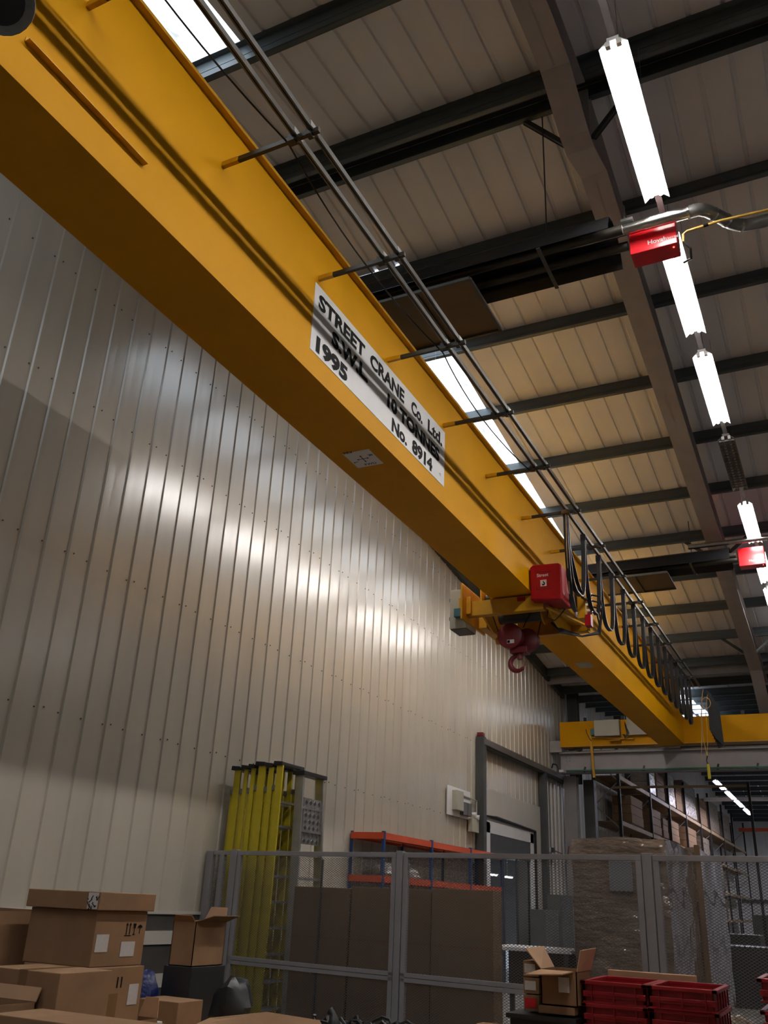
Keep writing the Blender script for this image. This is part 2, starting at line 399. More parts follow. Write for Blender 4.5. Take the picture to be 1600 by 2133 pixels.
B(XL+.061, XL+.075, 19.9, 22.85, 1.05, 1.50).build('door_lintel', 'darkgrey', df)
for a, b in ((19.92, 20.75), (20.85, 21.7), (21.8, 22.8)):
    B(XL+.061, XL+.07, a, b, -1.5, 1.03).build('door_pane', 'glass', df)
for a in (20.75, 21.7): B(XL+.061, XL+.09, a, a+.1, -1.5, 1.05).build('door_mullion', 'darkgrey', df)
MB().tube([(XL+.1, 19.52, -1.4), (XL+.1, 19.52, 1.84), (XL+.1, 20.3, 1.86), (XL+.1, 23.2, 1.80), (XL+.1, 23.2, -1.4)], .035, 6).build('seal_hose', 'black', df)
for k in range(6):
    B(XL+.03, XL+.06, 24.15+k*.36, 24.25+k*.36, -1.5, 3.2).build('cladding_rib', 'white', df)

# ================================================================ CRANE
GX0, GX1, GZ0, GZ1 = -4.228, -3.61, 4.15, 5.60
cr = empty('overhead_crane', (-3.9, 10, 4.15), 'yellow single girder overhead bridge crane spanning the hall', 'crane')
B(GX0, GX1, -8, 25.0, GZ0, GZ1-.02).build('box_girder', 'yellow', cr)
B(GX0-.05, GX1+.055, -8, 25.0, GZ1-.02, GZ1+.012).build('top_flange', 'yellow2', cr)
B(GX0-.02, GX1+.008, -8, 25.0, GZ0-.015, GZ0+.002).build('bottom_flange', 'yellow', cr)
ARMZ = 5.146
armY = [2.56, 4.02, 5.50, 6.93, 8.42, 9.87, 11.35, 12.78, 14.24, 15.7, 17.15, 18.6, 20.1, 21.6, -.4, -1.9]
a0 = None
for yy in armY:
    if a0 is None:
        a0 = B(GX1, GX1+.15, yy-.018, yy+.018, ARMZ-.024, ARMZ+.024).build('arm_socket', 'yellow2', cr, bev=.004)
        a1 = MB().box(GX1+.15, GX1+.86, yy-.016, yy+.016, ARMZ-.022, ARMZ+.018).box(GX1+.60, GX1+.66, yy-.03, yy+.03, ARMZ-.035, ARMZ+.035).box(GX1+.76, GX1+.80, yy-.03, yy+.03, ARMZ-.035, ARMZ+.035).build('rail_arm', 'armsteel', a0)
        y00 = yy
    else:
        c = a0.copy(); COL.objects.link(c); c.location.y += yy-y00
        d = a1.copy(); COL.objects.link(d); d.parent = c
RZ = 5.17
for xr in (-2.952, -2.812):
    MB().box(xr-.018, xr+.018, -6, 22.8, RZ-.012, RZ+.028).box(xr-.018, xr-.006, -6, 22.8, RZ-.022, RZ-.012).box(xr+.006, xr+.018, -6, 22.8, RZ-.022, RZ-.012).build('festoon_rail', 'rail', cr)
    for yy in armY[1:8]: B(xr-.022, xr+.022, yy-.06, yy+.06, RZ-.016, RZ+.032).build('rail_joiner', 'galv', cr)
# thin slack line hanging under the rails near the camera
def sag(p, q, s, n=12):
    p = Vector(p); q = Vector(q)
    return [p.lerp(q, i/n)-Vector((0, 0, s*4*(i/n)*(1-i/n))) for i in range(n+1)]
for ya, yb in ((1.2, 4.02), (4.02, 7.0), (7.0, 9.9)):
    MB().tube([Vector((-3.02-.10*4*(i/12)*(1-i/12), ya+(yb-ya)*i/12, 5.13)) for i in range(13)], .007, 6).build('tow_line', 'rope', cr)
# the big white sign
sg = B(GX1, GX1+.004, 5.447, 8.462, 4.365, 5.073).build('sign', 'white', cr, label='white sign with black lettering')
def st(txt, u, v, size, wid, fat=.042):
    o = text(txt, sg, (GX1+.005, 5.447+u, 4.365+v), (0, 1, 0), (0, 0, 1), size, fat=fat, name='lettering')
    ys = [v_.co.y for v_ in o.data.vertices]; w0 = max(ys)-min(ys); y0 = min(ys)
    for v_ in o.data.vertices: v_.co.y = y0+(v_.co.y-y0)*wid/w0
    return o
CH = .727   # cap height of the font at size 1
st('STREET', .075, .487, .150/CH, .90); st('CRANE', 1.09, .487, .150/CH, .80); st('Co.', 2.07, .487, .150/CH, .30); st('Ltd.', 2.51, .487, .150/CH, .42)
st('S.W.L.', .345, .265, .150/CH, .73, .055); st('10 TONNES', 1.47, .250, .150/CH, 1.36, .055)
st('1995', .06, .040, .150/CH, .58, .055); st('No.', 1.62, .030, .150/CH, .37); st('8914', 2.13, .035, .150/CH, .54, .05)
st('ct', 2.86, .09, .06, .05, 0)
# direction sticker under the girder
sk = B(-4.07, -3.775, 6.92, 7.26, GZ0-.018, GZ0-.0155).build('direction_sticker', 'white', cr, label='white sticker with direction arrows')
zz = GZ0-.0185
def tx(t, x, y, s): return text(t, sk, (x, y, zz), (0, -1, 0), (1, 0, 0), s, fat=.01, name='lettering', depth=-.0006)
def tx2(t, x, y, s, xd=(0, 1, 0), yd=(1, 0, 0)):
    return text(t, sk, (x, y, zz), xd, yd, s, fat=.015, name='lettering', depth=.0006 if Vector(xd).cross(Vector(yd)).z < 0 else -.0006)
tx2('R', -3.84, 7.02, .07, (0, 1, 0), (1, 0, 0)); tx2('L', -4.05, 7.12, .07, (0, 1, 0), (1, 0, 0))
tx2('REV', -4.06, 6.935, .06, (1, 0, 0), (0, -1, 0)); tx2('FWD', -3.97, 7.235, .06, (1, 0, 0), (0, -1, 0))
ar = MB().box(-3.98, -3.87, 7.085, 7.093, zz-.001, zz).box(-3.929, -3.921, 7.03, 7.15, zz-.001, zz)
for c, d in (((-3.865, 7.089), (1, 0)), ((-3.985, 7.089), (-1, 0)), ((-3.925, 7.155), (0, 1)), ((-3.925, 7.025), (0, -1))):
    ar.prism([(c[0]+d[0]*.012, c[1]+d[1]*.012, zz), (c[0]-d[0]*.012+d[1]*.012, c[1]-d[1]*.012+d[0]*.012, zz), (c[0]-d[0]*.012-d[1]*.012, c[1]-d[1]*.012-d[0]*.012, zz)], (0, 0, -.001))
ar.build('arrow_cross', 'ink', sk)
for xa in (-4.07, -3.94):
    s2 = B(xa, xa+.12, 15.78, 16.18, GZ0-.018, GZ0-.0155).build('small_sticker', 'cab', cr)
# angle bar on the web close to the camera, and grey lamp housing in the corner
ab = MB().box(GX1+.001, GX1+.045, 2.22, 3.25, 4.435, 4.441).box(GX1+.001, GX1+.006, 2.22, 3.25, 4.436, 4.475)
ab.build('angle_bar', 'yellow2', cr)
p0 = Vector((-3.25, 1.83, 4.10))
fl = empty('floodlight', (-3.3, 1.85, 4.0), 'grey round metal lamp housing beside the near end of the crane girder', 'lamp')
ax = Vector((.35, -.55, -.75)).normalized()
MB().tube([p0-ax*.22, p0-ax*.20, p0-ax*.04, p0+ax*.02, p0+ax*.03], [.02, .10, .15, .165, .15], 24).build('housing', 'galv', fl, smooth=True)
MB().tube([p0+ax*.028, p0+ax*.034], .12, 24).build('lens', 'blackp', fl)
MB().bar(p0-ax*.15, (-3.62, 1.9, 4.45), .04, .012).build('bracket', 'galv', fl)
# end carriage at the far end
ec = B(-6.97, 1.5, 25.0, 25.42, 4.20, 4.87).build('end_carriage', 'yellow', cr, bev=.008)
B(-6.97, 1.5, 24.97, 25.45, 4.17, 4.20).build('carriage_flange', 'yellow2', ec)
B(-7.08, -6.96, 25.1, 25.3, 4.24, 4.36).build('buffer', 'black', ec)
for xw in (-6.5, .9):
    MB().cyl((xw, 25.15, 4.20), (xw, 25.27, 4.20), .12, 20).build('wheel', 'darkgrey', ec)
B(-5.55, -5.25, 24.8, 24.99, 4.28, 4.30).build('bracket', 'yellow2', ec)
ab_ = MB().bar((-6.08, 24.93, 4.45), (-6.04, 24.93, 3.33), .06, .05); ab_.bar((-6.06, 24.93, 4.40), (-4.9, 24.93, 4.33), .03, .03); ab_.build('collector_arm', 'yellow2', ec)
B(-5.94, -5.25, 24.78, 24.99, 4.41, 4.84).build('control_box', 'cab', ec, bev=.006)
B(-6.06, -5.945, 24.85, 24.97, 4.46, 4.62).build('isolator', 'teal', ec)
MB().prism([(-5.06, 24.85, 4.42), (-4.42, 24.85, 4.42), (-4.42, 24.85, 4.50), (-4.85, 24.85, 4.93), (-5.06, 24.85, 4.93)], (0, .1, 0)).build('cover_plate', 'cab', ec, bev=.004)
wv = MB()
for i in range(4):
    wv.tube([(-5.2+.02*i, 24.9, 4.45), (-5.12, 24.8, 4.38-.02*i), (-5.06+.02*i, 24.82, 4.46), (-5.12, 24.9, 4.7+.03*i)], .008, 5)
wv.tube([(-6.2, 24.9, 4.62), (-6.16, 24.86, 4.5), (-6.1, 24.86, 4.36), (-6.05, 24.88, 4.3)], .01, 5)
wv.build('loose_wiring', 'black', ec)
MB().prism([(GX0, 24.5, GZ0-.01), (GX1, 24.5, GZ0-.01), (GX1, 24.99, GZ0-.01), (GX0, 24.99, GZ0-.01)], (0, 0, .01)).build('end_plate', 'yellow2', cr)
for i in range(3):
    for j in (0, 1): MB().cyl((GX0+.1+.4*j, 24.98, 4.3+.18*i), (GX0+.1+.4*j, 24.95, 4.3+.18*i), .016, 8).build('bolt', 'galv', cr)
# stop post on the top flange of the carriage
for xs in (-6.35, -5.3, -2.15):
    B(xs, xs+.09, 25.3, 25.38, 4.87, 5.03).build('stop_lug', 'black', ec)

# ---------------------------------------------------------------- hoist
ho = empty('hoist_trolley', (-3.9, 12.3, 3.9), 'yellow hoist trolley with red motor cover hung under the girder', 'hoist')
def HB(name, mt, a, bev=.004, par=None, **k): return B(*a).build(name, mt, par or ho, bev=bev, **k)
cb = HB('control_cabinet', 'cab', (-4.88, -4.61, 11.75, 12.13, 3.72, 4.32), .006, label='cream electrical cabinet')
HB('isolator', 'teal', (-4.78, -4.66, 11.66, 11.75, 3.87, 4.00), .006, cb)
for z in (4.15, 3.86): HB('hinge', 'darkgrey', (-4.90, -4.88, 11.78, 11.82, z, z+.05), 0, cb)
HB('cabinet_base', 'darkgrey', (-4.87, -4.62, 11.77, 12.12, 3.712, 3.72), 0, cb)
HB('end_plate', 'yellow2', (-4.63, -4.60, 11.55, 12.5, 3.80, 4.34))
HB('end_plate', 'yellow2', (-4.72, -4.53, 11.70, 11.735, 3.91, 4.17))
bm = MB().box(-4.60, -3.45, 11.75, 11.765, 3.89, 4.11).box(-4.60, -3.45, 11.765, 11.87, 3.89, 3.905).box(-4.60, -3.45, 11.765, 11.87, 4.095, 4.11)
bm.build('cross_beam', 'yellow2', ho, label='yellow front cross beam')
MB().box(-4.60, -3.1, 13.0, 13.015, 3.85, 4.12).box(-4.60, -3.1, 12.9, 13.0, 3.85, 3.865).build('cross_beam', 'yellow2', ho)
for xs in (-4.42, -3.42):
    MB().prism([(xs, 11.8, 4.35), (xs, 13.1, 4.35), (xs, 13.1, 3.95), (xs, 12.75, 3.78), (xs, 12.3, 3.78), (xs, 11.9, 3.9), (xs, 11.8, 3.95)], (.03, 0, 0)).build('side_plate', 'yellow2', ho, bev=.003)
HB('counterweight', 'yellow2', (-4.55, -4.43, 12.1, 12.8, 3.80, 4.05))
MB().cyl((-4.42, 12.52, 3.70), (-4.30, 12.52, 3.70), .055, 14).build('shaft_end', 'yellow2', ho)
HB('upright_plate', 'yellow2', (-4.43, -4.34, 12.0, 12.02, 4.11, 4.5))
for yy in (11.95, 12.85):
    for xs in (-4.36, -3.52):
        MB().cyl((xs, yy, 4.19), (xs+.06, yy, 4.19), .075, 18).build('trolley_wheel', 'darkgrey', ho)
HB('rating_plate', 'red', (-3.83, -3.71, 11.742, 11.75, 4.035, 4.10), 0)
# red motor cover with raised frame, name and hook emblem
rc = MB().prism([(-3.585, 11.60, 3.985), (-3.13, 11.60, 3.945), (-3.13, 11.60, 4.47), (-3.17, 11.60, 4.50), (-3.545, 11.60, 4.51), (-3.59, 11.60, 4.475)], (0, .44, 0))
rc = rc.build('motor_cover', 'red', ho, bev=.02, label='red motor cover with white lettering')
yf = 11.597
def rfr(x0, x1, z0, z1, t=.006):
    return MB().box(x0, x1, yf-.002, yf, z0, z0+t).box(x0, x1, yf-.002, yf, z1-t, z1).box(x0, x0+t, yf-.002, yf, z0, z1).box(x1-t, x1, yf-.002, yf, z0, z1)
rfr(-3.50, -3.285, 4.125, 4.395, .005).build('raised_frame', 'hookred', rc)
text('Street', rc, (-3.485, yf-.001, 4.315), (1, 0, 0), (0, 0, 1), .068, 'wtext', .02)
B(-3.435, -3.345, yf-.002, yf-.0005, 4.17, 4.265).build('emblem_plate', 'wtext', rc)
hk = [(0, .030), (.004, .012), (.018, .0), (.016, -.018), (.0, -.026), (-.016, -.018), (-.018, -.008)]
MB().tube([(-3.392+a, yf-.004, 4.215+b) for a, b in hk], [.006, .008, .009, .009, .009, .007, .003], 6).build('hook_emblem', 'ink', rc)
# gearbox, drum, limit box behind the cover
MB().cyl((-3.62, 12.35, 4.05), (-3.60, 12.35, 4.05), .2, 20).build('flange_disc', 'yellow2', ho)
MB().cyl((-4.30, 12.35, 4.02), (-3.62, 12.35, 4.02), .115, 24).build('rope_drum', 'darkgrey', ho, smooth=True)
MB().prism([(-3.40, 12.05, 3.98), (-3.40, 13.0, 3.98), (-3.40, 13.0, 4.50), (-3.40, 12.5, 4.62), (-3.40, 12.05, 4.5)], (.20, 0, 0)).build('gearbox', 'yellow2', ho, bev=.02)
MB().cyl((-3.33, 12.1, 4.1), (-3.12, 12.1, 4.1), .13, 20).build('brake_housing', 'blackp', ho, smooth=True)
MB().cyl((-3.20, 12.75, 4.3), (-3.06, 12.75, 4.3), .16, 20).build('motor_end', 'darkgrey', ho, smooth=True)
for i in range(4):
    MB().cyl((-3.02, 12.55, 4.02+.09*i), (-2.94, 12.55, 4.02+.09*i), .026, 10).build('cable_gland', 'chrome', ho)
HB('terminal_box', 'yellow2', (-3.14, -3.02, 12.45, 12.75, 3.92, 4.40))
HB('limit_box', 'red', (-3.04, -2.95, 12.45, 12.58, 3.80, 3.97))
lo_ = MB()
for i in range(4):
    zt = 4.02+.09*i; r = .09+.02*i
    lo_.tube([(-2.94, 12.55, zt), (-2.94+r*.7, 12.55, zt-.03), (-2.94+r, 12.55, zt-.2), (-2.94+r*.6, 12.55, 3.72-.01*i), (-3.10, 12.5, 3.66), (-3.4, 12.4, 3.72+.02*i), (-3.5, 12.3, 3.85)], .014, 6)
lo_.tube([(-3.45, 12.0, 3.95), (-3.48, 12.0, 3.84), (-3.36, 12.0, 3.78), (-3.28, 12.0, 3.85), (-3.2, 12.0, 3.94)], .009, 6)
lo_.build('loose_cables', 'cable', ho)
MB().bar((-3.42, 11.8, 3.93), (-3.05, 12.5, 3.82), .05, .025).build('guide_strut', 'yellow2', ho)
# ---------------------------------------------------------------- hook block on its ropes
hb = empty('hook_block', (-4.0, 12.3, 3.2), 'dark red hook block with twin sheave covers hanging on four wire ropes', 'hook block')
def lens_disc(c, r, t, n=28):
    return MB().tube([c+Vector((0, -t/2-.012, 0)), c+Vector((0, -t/2, 0)), c+Vector((0, t/2, 0)), c+Vector((0, t/2+.012, 0))], [r*.86, r, r, r*.86], n)
c1 = Vector((-4.095, 12.22, 3.665)); c2 = Vector((-3.90, 12.42, 3.64))
d1 = lens_disc(c1, .19, .11).build('sheave_cover', 'hookred', hb, smooth=True)
d2 = lens_disc(c2, .175, .11).build('sheave_cover', 'hookred', hb, smooth=True)
MB().cyl(c1+Vector((0, -.072, 0)), c1+Vector((0, -.062, 0)), .03, 12).build('axle_cap', 'hookred', d1)
B(-4.13, -4.02, 12.148, 12.153, 3.545, 3.60).build('data_plate', 'white', d1)
B(-4.125, -4.085, 12.146, 12.148, 3.55, 3.592).build('plate_print', 'ink', d1)
HBm = MB().box(-4.12, -3.86, 12.24, 12.42, 3.42, 3.52).box(-4.10, -3.98, 12.26, 12.40, 3.50, 3.62); HBm.build('cross_head', 'hookred', hb, bev=.01)
MB().cyl((-3.99, 12.33, 3.34), (-3.99, 12.33, 3.46), .045, 16).build('swivel', 'hookred', hb)
hc = Vector((-4.03, 12.33, 3.285)); R_ = .112
path = [hc+Vector((.04, 0, .14)), hc+Vector((.02, 0, .115))]
rad = [.035, .036]
for i in range(19):
    a = math.radians(100+i*13.5)
    path.append(hc+Vector((math.cos(a)*R_, 0, math.sin(a)*R_))); rad.append(.029+.014*math.sin(min(1, i/14)*math.pi)-(.02 if i > 16 else 0))
path.append(hc+Vector((R_*1.06, 0, R_*.22))); rad.append(.008)
MB().tube(path, rad, 12).build('hook', 'hookred', hb, smooth=True)
MB().bar(hc+Vector((.045, 0, .13)), hc+Vector((.095, 0, .045)), .018, .008).build('safety_latch', 'galv', hb)
for (xa, za), (xb, zb_), yy in (((-4.39, 4.06), (-4.275, 3.72), 12.22), ((-4.27, 4.06), (-4.19, 3.84), 12.42), ((-3.72, 4.12), (-3.905, 3.78), 12.22), ((-3.645, 4.10), (-3.745, 3.70), 12.42)):
    MB().cyl((xa, yy, za), (xb, yy, zb_), .009, 8).build('wire_rope', 'rope', hb)
MB().cyl((-4.17, 12.42, 3.84), (-4.13, 12.42, 3.86), .03, 8).build('rope_clamp', 'white', hb)
# ---------------------------------------------------------------- festoon cable loops
fe = empty('festoon_cable', (-2.95, 12, 4.06), 'black flat cable festoon looping below the twin rails of the crane', 'cable')
ty = [11.30]; stp = .95
while ty[-1] < 22.0:
    ty.append(ty[-1]+stp); stp = max(.55, stp-.028)
for i, yy in enumerate(ty):
    B(-2.99, -2.915, yy-.03, yy+.03, 5.04, 5.145).build('cable_trolley', 'black', fe, bev=.004)
def ribbon(pts, wv_, t):      # flat cable: width across x, thickness along the curve normal
    mb = MB(); k = len(pts); rings = []
    for i in range(k):
        d = (Vector(pts[min(i+1, k-1)])-Vector(pts[max(i-1, 0)])).normalized(); nn = Vector((1, 0, 0)).cross(d)
        c = Vector(pts[i]); X = Vector((wv_/2, 0, 0))
        rings += [c-X-nn*t/2, c+X-nn*t/2, c+X+nn*t/2, c-X+nn*t/2]
    fs = [(4*i+j, 4*i+(j+1) % 4, 4*i+4+(j+1) % 4, 4*i+4+j) for i in range(k-1) for j in range(4)]
    return mb.add(rings, fs)
for a, b in zip(ty[:-1], ty[1:]):
    h = .97; w_ = b-a; pts = []
    n = 20
    for i in range(n+1):
        t = -1+2*i/n
        sh = abs(t)**3.2
        yy = (a+b)/2+.5*(w_-.05)*math.copysign(1-(1-abs(t))**1.6, t)*(.92+.08*abs(t)); zz_ = 5.04-h*(1-sh)
        pts.append((-2.952, yy, zz_))
    ribbon(pts, .062, .018).build('cable_loop', 'cable', fe, smooth=True)
# feed from first trolley down to the hoist
ribbon([(-2.952, 11.28, 5.05), (-2.952, 11.27, 4.7), (-2.96, 11.35, 4.2), (-3.0, 11.6, 3.98), (-3.05, 11.9, 3.90), (-3.1, 12.2, 3.95)], .062, .02).build('feed_cable', 'cable', fe, smooth=True)
ribbon([(-2.952, 11.32, 5.05), (-2.952, 11.42, 4.6), (-2.952, 11.75, 4.25), (-2.99, 12.2, 4.15), (-3.0, 12.5, 4.2)], .05, .018).build('feed_cable', 'cable', fe, smooth=True)
MB().tube([(-2.93, 11.22, 5.05), (-2.94, 11.22, 4.5), (-3.0, 11.5, 3.98)], .008, 6).build('tow_chain', 'chip', fe)
HB2 = B(-3.0, -2.90, 11.24, 11.36, 5.08, 5.14).build('tow_clamp', 'chip', fe, bev=.004)
# parked bundle at the far end with looped strings
bd = MB()
for i in range(7):
    yy = 22.6+.03*i; xo = -2.64+.022*i
    bd.prism([(xo, yy, 5.0-.05*i), (xo+.10, yy, 4.9-.05*i), (xo+.12, yy, 3.72+.02*(6-i)), (xo-.02, yy, 4.08-.07*i)], (0, .02, 0))
bd.build('parked_bundle', 'black', fe)
pe = empty('pendant_control', (-2.77, 22.55, 2.93), 'yellow pendant control hanging by yellow cords below the parked cable bundle', 'pendant')
HB3 = MB().prism([(-2.80, 22.52, 2.93), (-2.73, 22.52, 2.93), (-2.735, 22.52, 3.27), (-2.795, 22.52, 3.27)], (0, .07, 0)).build('handset', 'ladder', pe, bev=.012)
MB().tube([(-2.77, 22.55, 3.27), (-2.79, 22.55, 3.35), (-2.765, 22.55, 3.46)], [.022, .014, .02], 8).build('strain_relief', 'black', pe)
MB().tube([(-2.77, 22.55, 3.44), (-2.81, 22.55, 3.8), (-2.83, 22.55, 4.3), (-2.72, 22.55, 5.0)], .008, 6).build('cord', 'gas', pe)
MB().tube([(-2.765, 22.55, 3.44), (-2.72, 22.55, 3.85), (-2.70, 22.55, 4.5), (-2.62, 22.55, 4.9)], .008, 6).build('cord', 'gas', pe)
MB().tube([(-2.70, 22.5, 5.02), (-2.76, 22.5, 4.8), (-2.80, 22.5, 4.3), (-2.85, 22.5, 3.8), (-2.90, 22.5, 3.35)], .008, 6).build('cord', 'cardin', pe)
MB().tube([(-2.66+.11*math.cos(i*math.pi/10)*.9, 22.45, 4.68+.13*math.sin(i*math.pi/10)) for i in range(21)], .010, 6).build('looped_cord', 'cardin', pe)
# ---------------------------------------------------------------- runway beam
rb = empty('runway_beam', (-3, 25.3, 3.49), 'pale grey crane runway beam crossing the hall under the far end carriage', 'beam')
MB().box(-7.05, 4, 25.13, 25.45, 3.49, 3.52).box(-7.05, 4, 25.13, 25.45, 4.02, 4.05).box(-7.05, 4, 25.27, 25.29, 3.5, 4.04).build('beam', 'rafter', rb)
B(-7.29, -6.95, 25.05, 25.5, 4.05, 4.36).build('end_stop', 'rafter', rb)
B(-6.9, 4, 25.25, 25.33, 4.055, 4.11).build('crane_rail', 'galv', rb)
B(-6.85, 4, 25.06, 25.12, 3.52, 3.56).build('conductor', 'green', rb, label='green conductor cover')
for xs in (-6.35, -4.75, -2.86, -1.9): MB().bar((xs, 25.09, 3.50), (xs+.04, 25.09, 3.64), .03, .05).build('conductor_clip', 'black', rb)
for i in (0, 1):
    for j in (0, 1): MB().cyl((-6.88+.09*i, 25.27, 3.83+.09*j), (-6.88+.09*i, 25.25, 3.83+.09*j), .018, 8).build('bolt', 'galv', rb)
MB().tube([(-7.25, 25.05, 3.62), (-7.2, 25.0, 3.72), (-7.1, 25.0, 3.70), (-7.04, 25.02, 3.56)], .022, 8).build('supply_cable', 'black', rb)
B(-7.02, -6.9, 24.98, 25.05, 3.50, 3.56).build('junction_box', 'white', rb)
cl = empty('steel_column', (-6.85, 25.9, -1.55), 'pale grey steel column under the left end of the runway beam', 'column')
MB().box(-7.1, -6.75, 25.95, 25.97, -1.55, 3.48).box(-6.95, -6.93, 25.7, 26.2, -1.55, 3.48).box(-7.1, -6.75, 25.68, 25.70, -1.55, 3.48).build('shaft', 'grey', cl)
B(-6.70, -6.40, 26.3, 26.6, 1.4, 3.45).build('haunch', 'darkgrey', cl)

# ================================================================ LIGHT FITTINGS
def fitting(x, y0, z, L=1.9, lit=True, mt='tube', label='', group=None):
    t = empty('light_fitting', (x, y0+L/2, z), label, 'light', group)
    mb = MB(); hw = .10
    mb.box(x-.05, x+.05, y0, y0+L, z+.02, z+.06)
    for s in (-1, 1):
        mb.prism([(x+s*.045, y0, z+.028), (x+s*(.118), y0, z-.044), (x+s*.120, y0, z-.040), (x+s*.047, y0, z+.032)], (0, L, 0))
    mb.build('reflector', 'fitting' if lit else 'fitoff', t)
    for s in (-1, 1):
        MB().tube([(x+s*.045, y0+.04, z-.012), (x+s*.045, y0+L-.04, z-.012)], .022 if lit else .016, 8).build('tube', mt if lit else 'tubeoff', t)
        B(x+s*.045-.02, x+s*.045+.02, y0, y0+.04, z-.035, z+.02).build('lamp_holder', 'fitting', t)
    if not lit:
        for k in range(18): B(x-.11, x+.11, y0+.05+k*.1, y0+.055+k*.1, z-.045, z-.02).build('louvre_blade', 'fitoff', t)
    for yy in (y0+.3, y0+L-.3):
        MB().tube([(x, yy, z+.06), (x, yy, roofz(yy)-.24)], .003 if x != -4.62 else .002, 4).build('hanger', 'galv', t)
    return t
LZ = 6.5
names = ['topmost lit twin fluorescent light in the roof row', 'second lit twin fluorescent light, starting behind the red heater box', 'third lit twin fluorescent light from the top of the row',
         'unlit grey louvred light between lit ones', 'lit twin fluorescent light just above the far heater flue', 'lit fluorescent light at the right edge below the far red heater']
for i, y0 in enumerate([5.27, 7.72, 10.13, 12.5, 15.0, 17.42]):
    fitting(-.82, y0, LZ, 1.9 if i != 1 else 1.93, i != 3, label=names[i])
for y0 in (2.84, .4, -2.1, 19.7):
    fitting(-.82, y0, LZ, label='lit fluorescent light of the right hand roof row outside the picture', group='roof lights outside the picture')
for y0 in (10.13, 12.56, 15.0, 17.42, 19.7):
    fitting(-4.62, y0, 6.45, label='lit fluorescent light hidden behind the crane girder', group='roof lights behind the girder')
for xr in (5.6,):
    for y0 in (2.84, 7.72, 12.56, 17.42):
        fitting(xr, y0, LZ, label='lit fluorescent light of the right hand roof row outside the picture', group='roof lights outside the picture')
MB().box(-.85, -.79, -4, 20.6, LZ+.065, LZ+.09).build('lighting_trunking', 'fitoff', label='long grey trunking carrying the roof row of lights', cat='trunking')
far_l = ['nearest purple white light of the far bay row', 'second purple white light of the far bay row', 'third purple white light of the far bay row', 'farthest purple white light of the far bay row']
for i, y0 in enumerate((39.3, 43.0, 46.4, 50.2)):
    fitting(-4.6, y0, 5.06, 2.9, mt='tubecool', label=far_l[i])
for y0 in (34, 42, 50, 58, 65):
    for xr in (1.5,): fitting(xr, y0, 5.6, 2.9, mt='tubecool', label='light added to brighten the far bay, outside the picture', group='added far bay lights outside the picture')  # unseen lamps added to brighten the far bay racking and end wall
for i, (yy, zz_) in enumerate(((31.0, 1.75), (32.5, 1.58), (30.0, .95), (31.6, .94), (33.3, .90), (34.6, .60))):
    t = empty('room_light', (-11, yy, zz_), ('left upper', 'right upper', 'left middle', 'centre middle', 'right middle', 'lowest right')[i]+' light seen through the glazed door in the wall', 'light')
    B(-11.04, -10.96, yy, yy+.9, zz_, zz_+.04).build('tube', 'tubecool', t); B(-11.08, -10.92, yy-.02, yy+.92, zz_+.04, zz_+.07).build('batten', 'fitting', t)
    MB().tube([(-11, yy+.45, zz_+.07), (-11, yy+.45, 3.0)], .006, 4).build('hanger', 'galv', t)

# ================================================================ RADIANT HEATERS
def heater(yc, z, near):
    nm = 'near' if near else 'far'
    h = empty('radiant_heater', (-1.0, yc, z), f'{nm} radiant tube heater with red burner box and dark reflector under the roof', 'heater')
    b = B(-1.16, -.70, yc-.03, yc+.20, z-.02, z+.34).build('burner_box', 'heatred', h, bev=.008, label='red burner box')
    text('Hoval', b, (-.985, yc-.032, z+.045), (1, 0, 0), (0, 0, 1), .072, 'wtext', .025)
    text('Werrad', b, (-.835, yc-.032, z+.048), (1, 0, 0), (0, 0, 1), .046, 'wtext', .0)
    MB().cyl((-.745, yc+.02, z-.021), (-.745, yc+.02, z-.027), .008, 8).build('indicator_lamp', 'led', b)
    x0, x1 = -5.3, -1.28
    hd = MB()
    y0, y1 = yc-.48, yc+.19; ym = yc-.13
    pr = [(y0, z+.0), (y0+.10, z+.22), (ym-.09, z+.30), (ym+.09, z+.30), (y1-.10, z+.22), (y1, z)]
    for (ya, za), (yb, zb_) in zip(pr[:-1], pr[1:]):
        hd.prism([(x0, ya, za), (x0, yb, zb_), (x0, yb, zb_+.006), (x0, ya, za+.006)], (x1-x0, 0, 0))
    hd.build('reflector', 'hoodm', h)
    for s in (-.12, .14):
        MB().cyl((x0+.1, ym+s, z+.13), (x1+.1, ym+s, z+.13), .05, 14).build('emitter_tube', 'armsteel', h, smooth=True)
    for xs in (-5.0, -3.9, -1.98):
        MB().bar((xs, y0-.01, z-.02), (xs, y1+.01, z-.02), .04, .012).build('cross_bracket', 'darkgrey', h)
        if xs > -2: MB().tube([(xs, ym, z+.3), (xs, ym, roofz(ym)-.28)], .008, 5).build('chain', 'darkgrey', h)
    return h
M['hoodm'] = mat('dull aluminium hood', (.018, .018, .02), .3, .4, var=.15, vs=3, bump=.006, bs=8)
heater(7.43, 6.09, True)
heater(16.98, 6.08, False)
fp = empty('flue_pipe', (-.9, 7.28, 6.24), 'silver flue pipe with a kinked bend beside the near red heater box', 'pipe')
MB().tube([(-1.95, 7.26, 6.30), (-1.6, 7.28, 6.30), (-.56, 7.28, 6.30)], .062, 16).build('straight_pipe', 'chrome', fp, smooth=True)
MB().tube([(-.56, 7.28, 6.30), (-.46, 7.28, 6.30), (-.39, 7.33, 6.30), (-.28, 7.48, 6.30), (-.20, 7.60, 6.30), (-.11, 7.68, 6.30), (.02, 7.70, 6.30), (.9, 7.70, 6.30)], .064, 16).build('bent_pipe', 'galv', fp, smooth=True)
for x, y_ in ((-1.25, 7.28), (-.56, 7.28)):
    MB().tube([(x-.012, y_, 6.30), (x+.012, y_, 6.30)], .069, 16).build('pipe_band', 'chrome', fp)
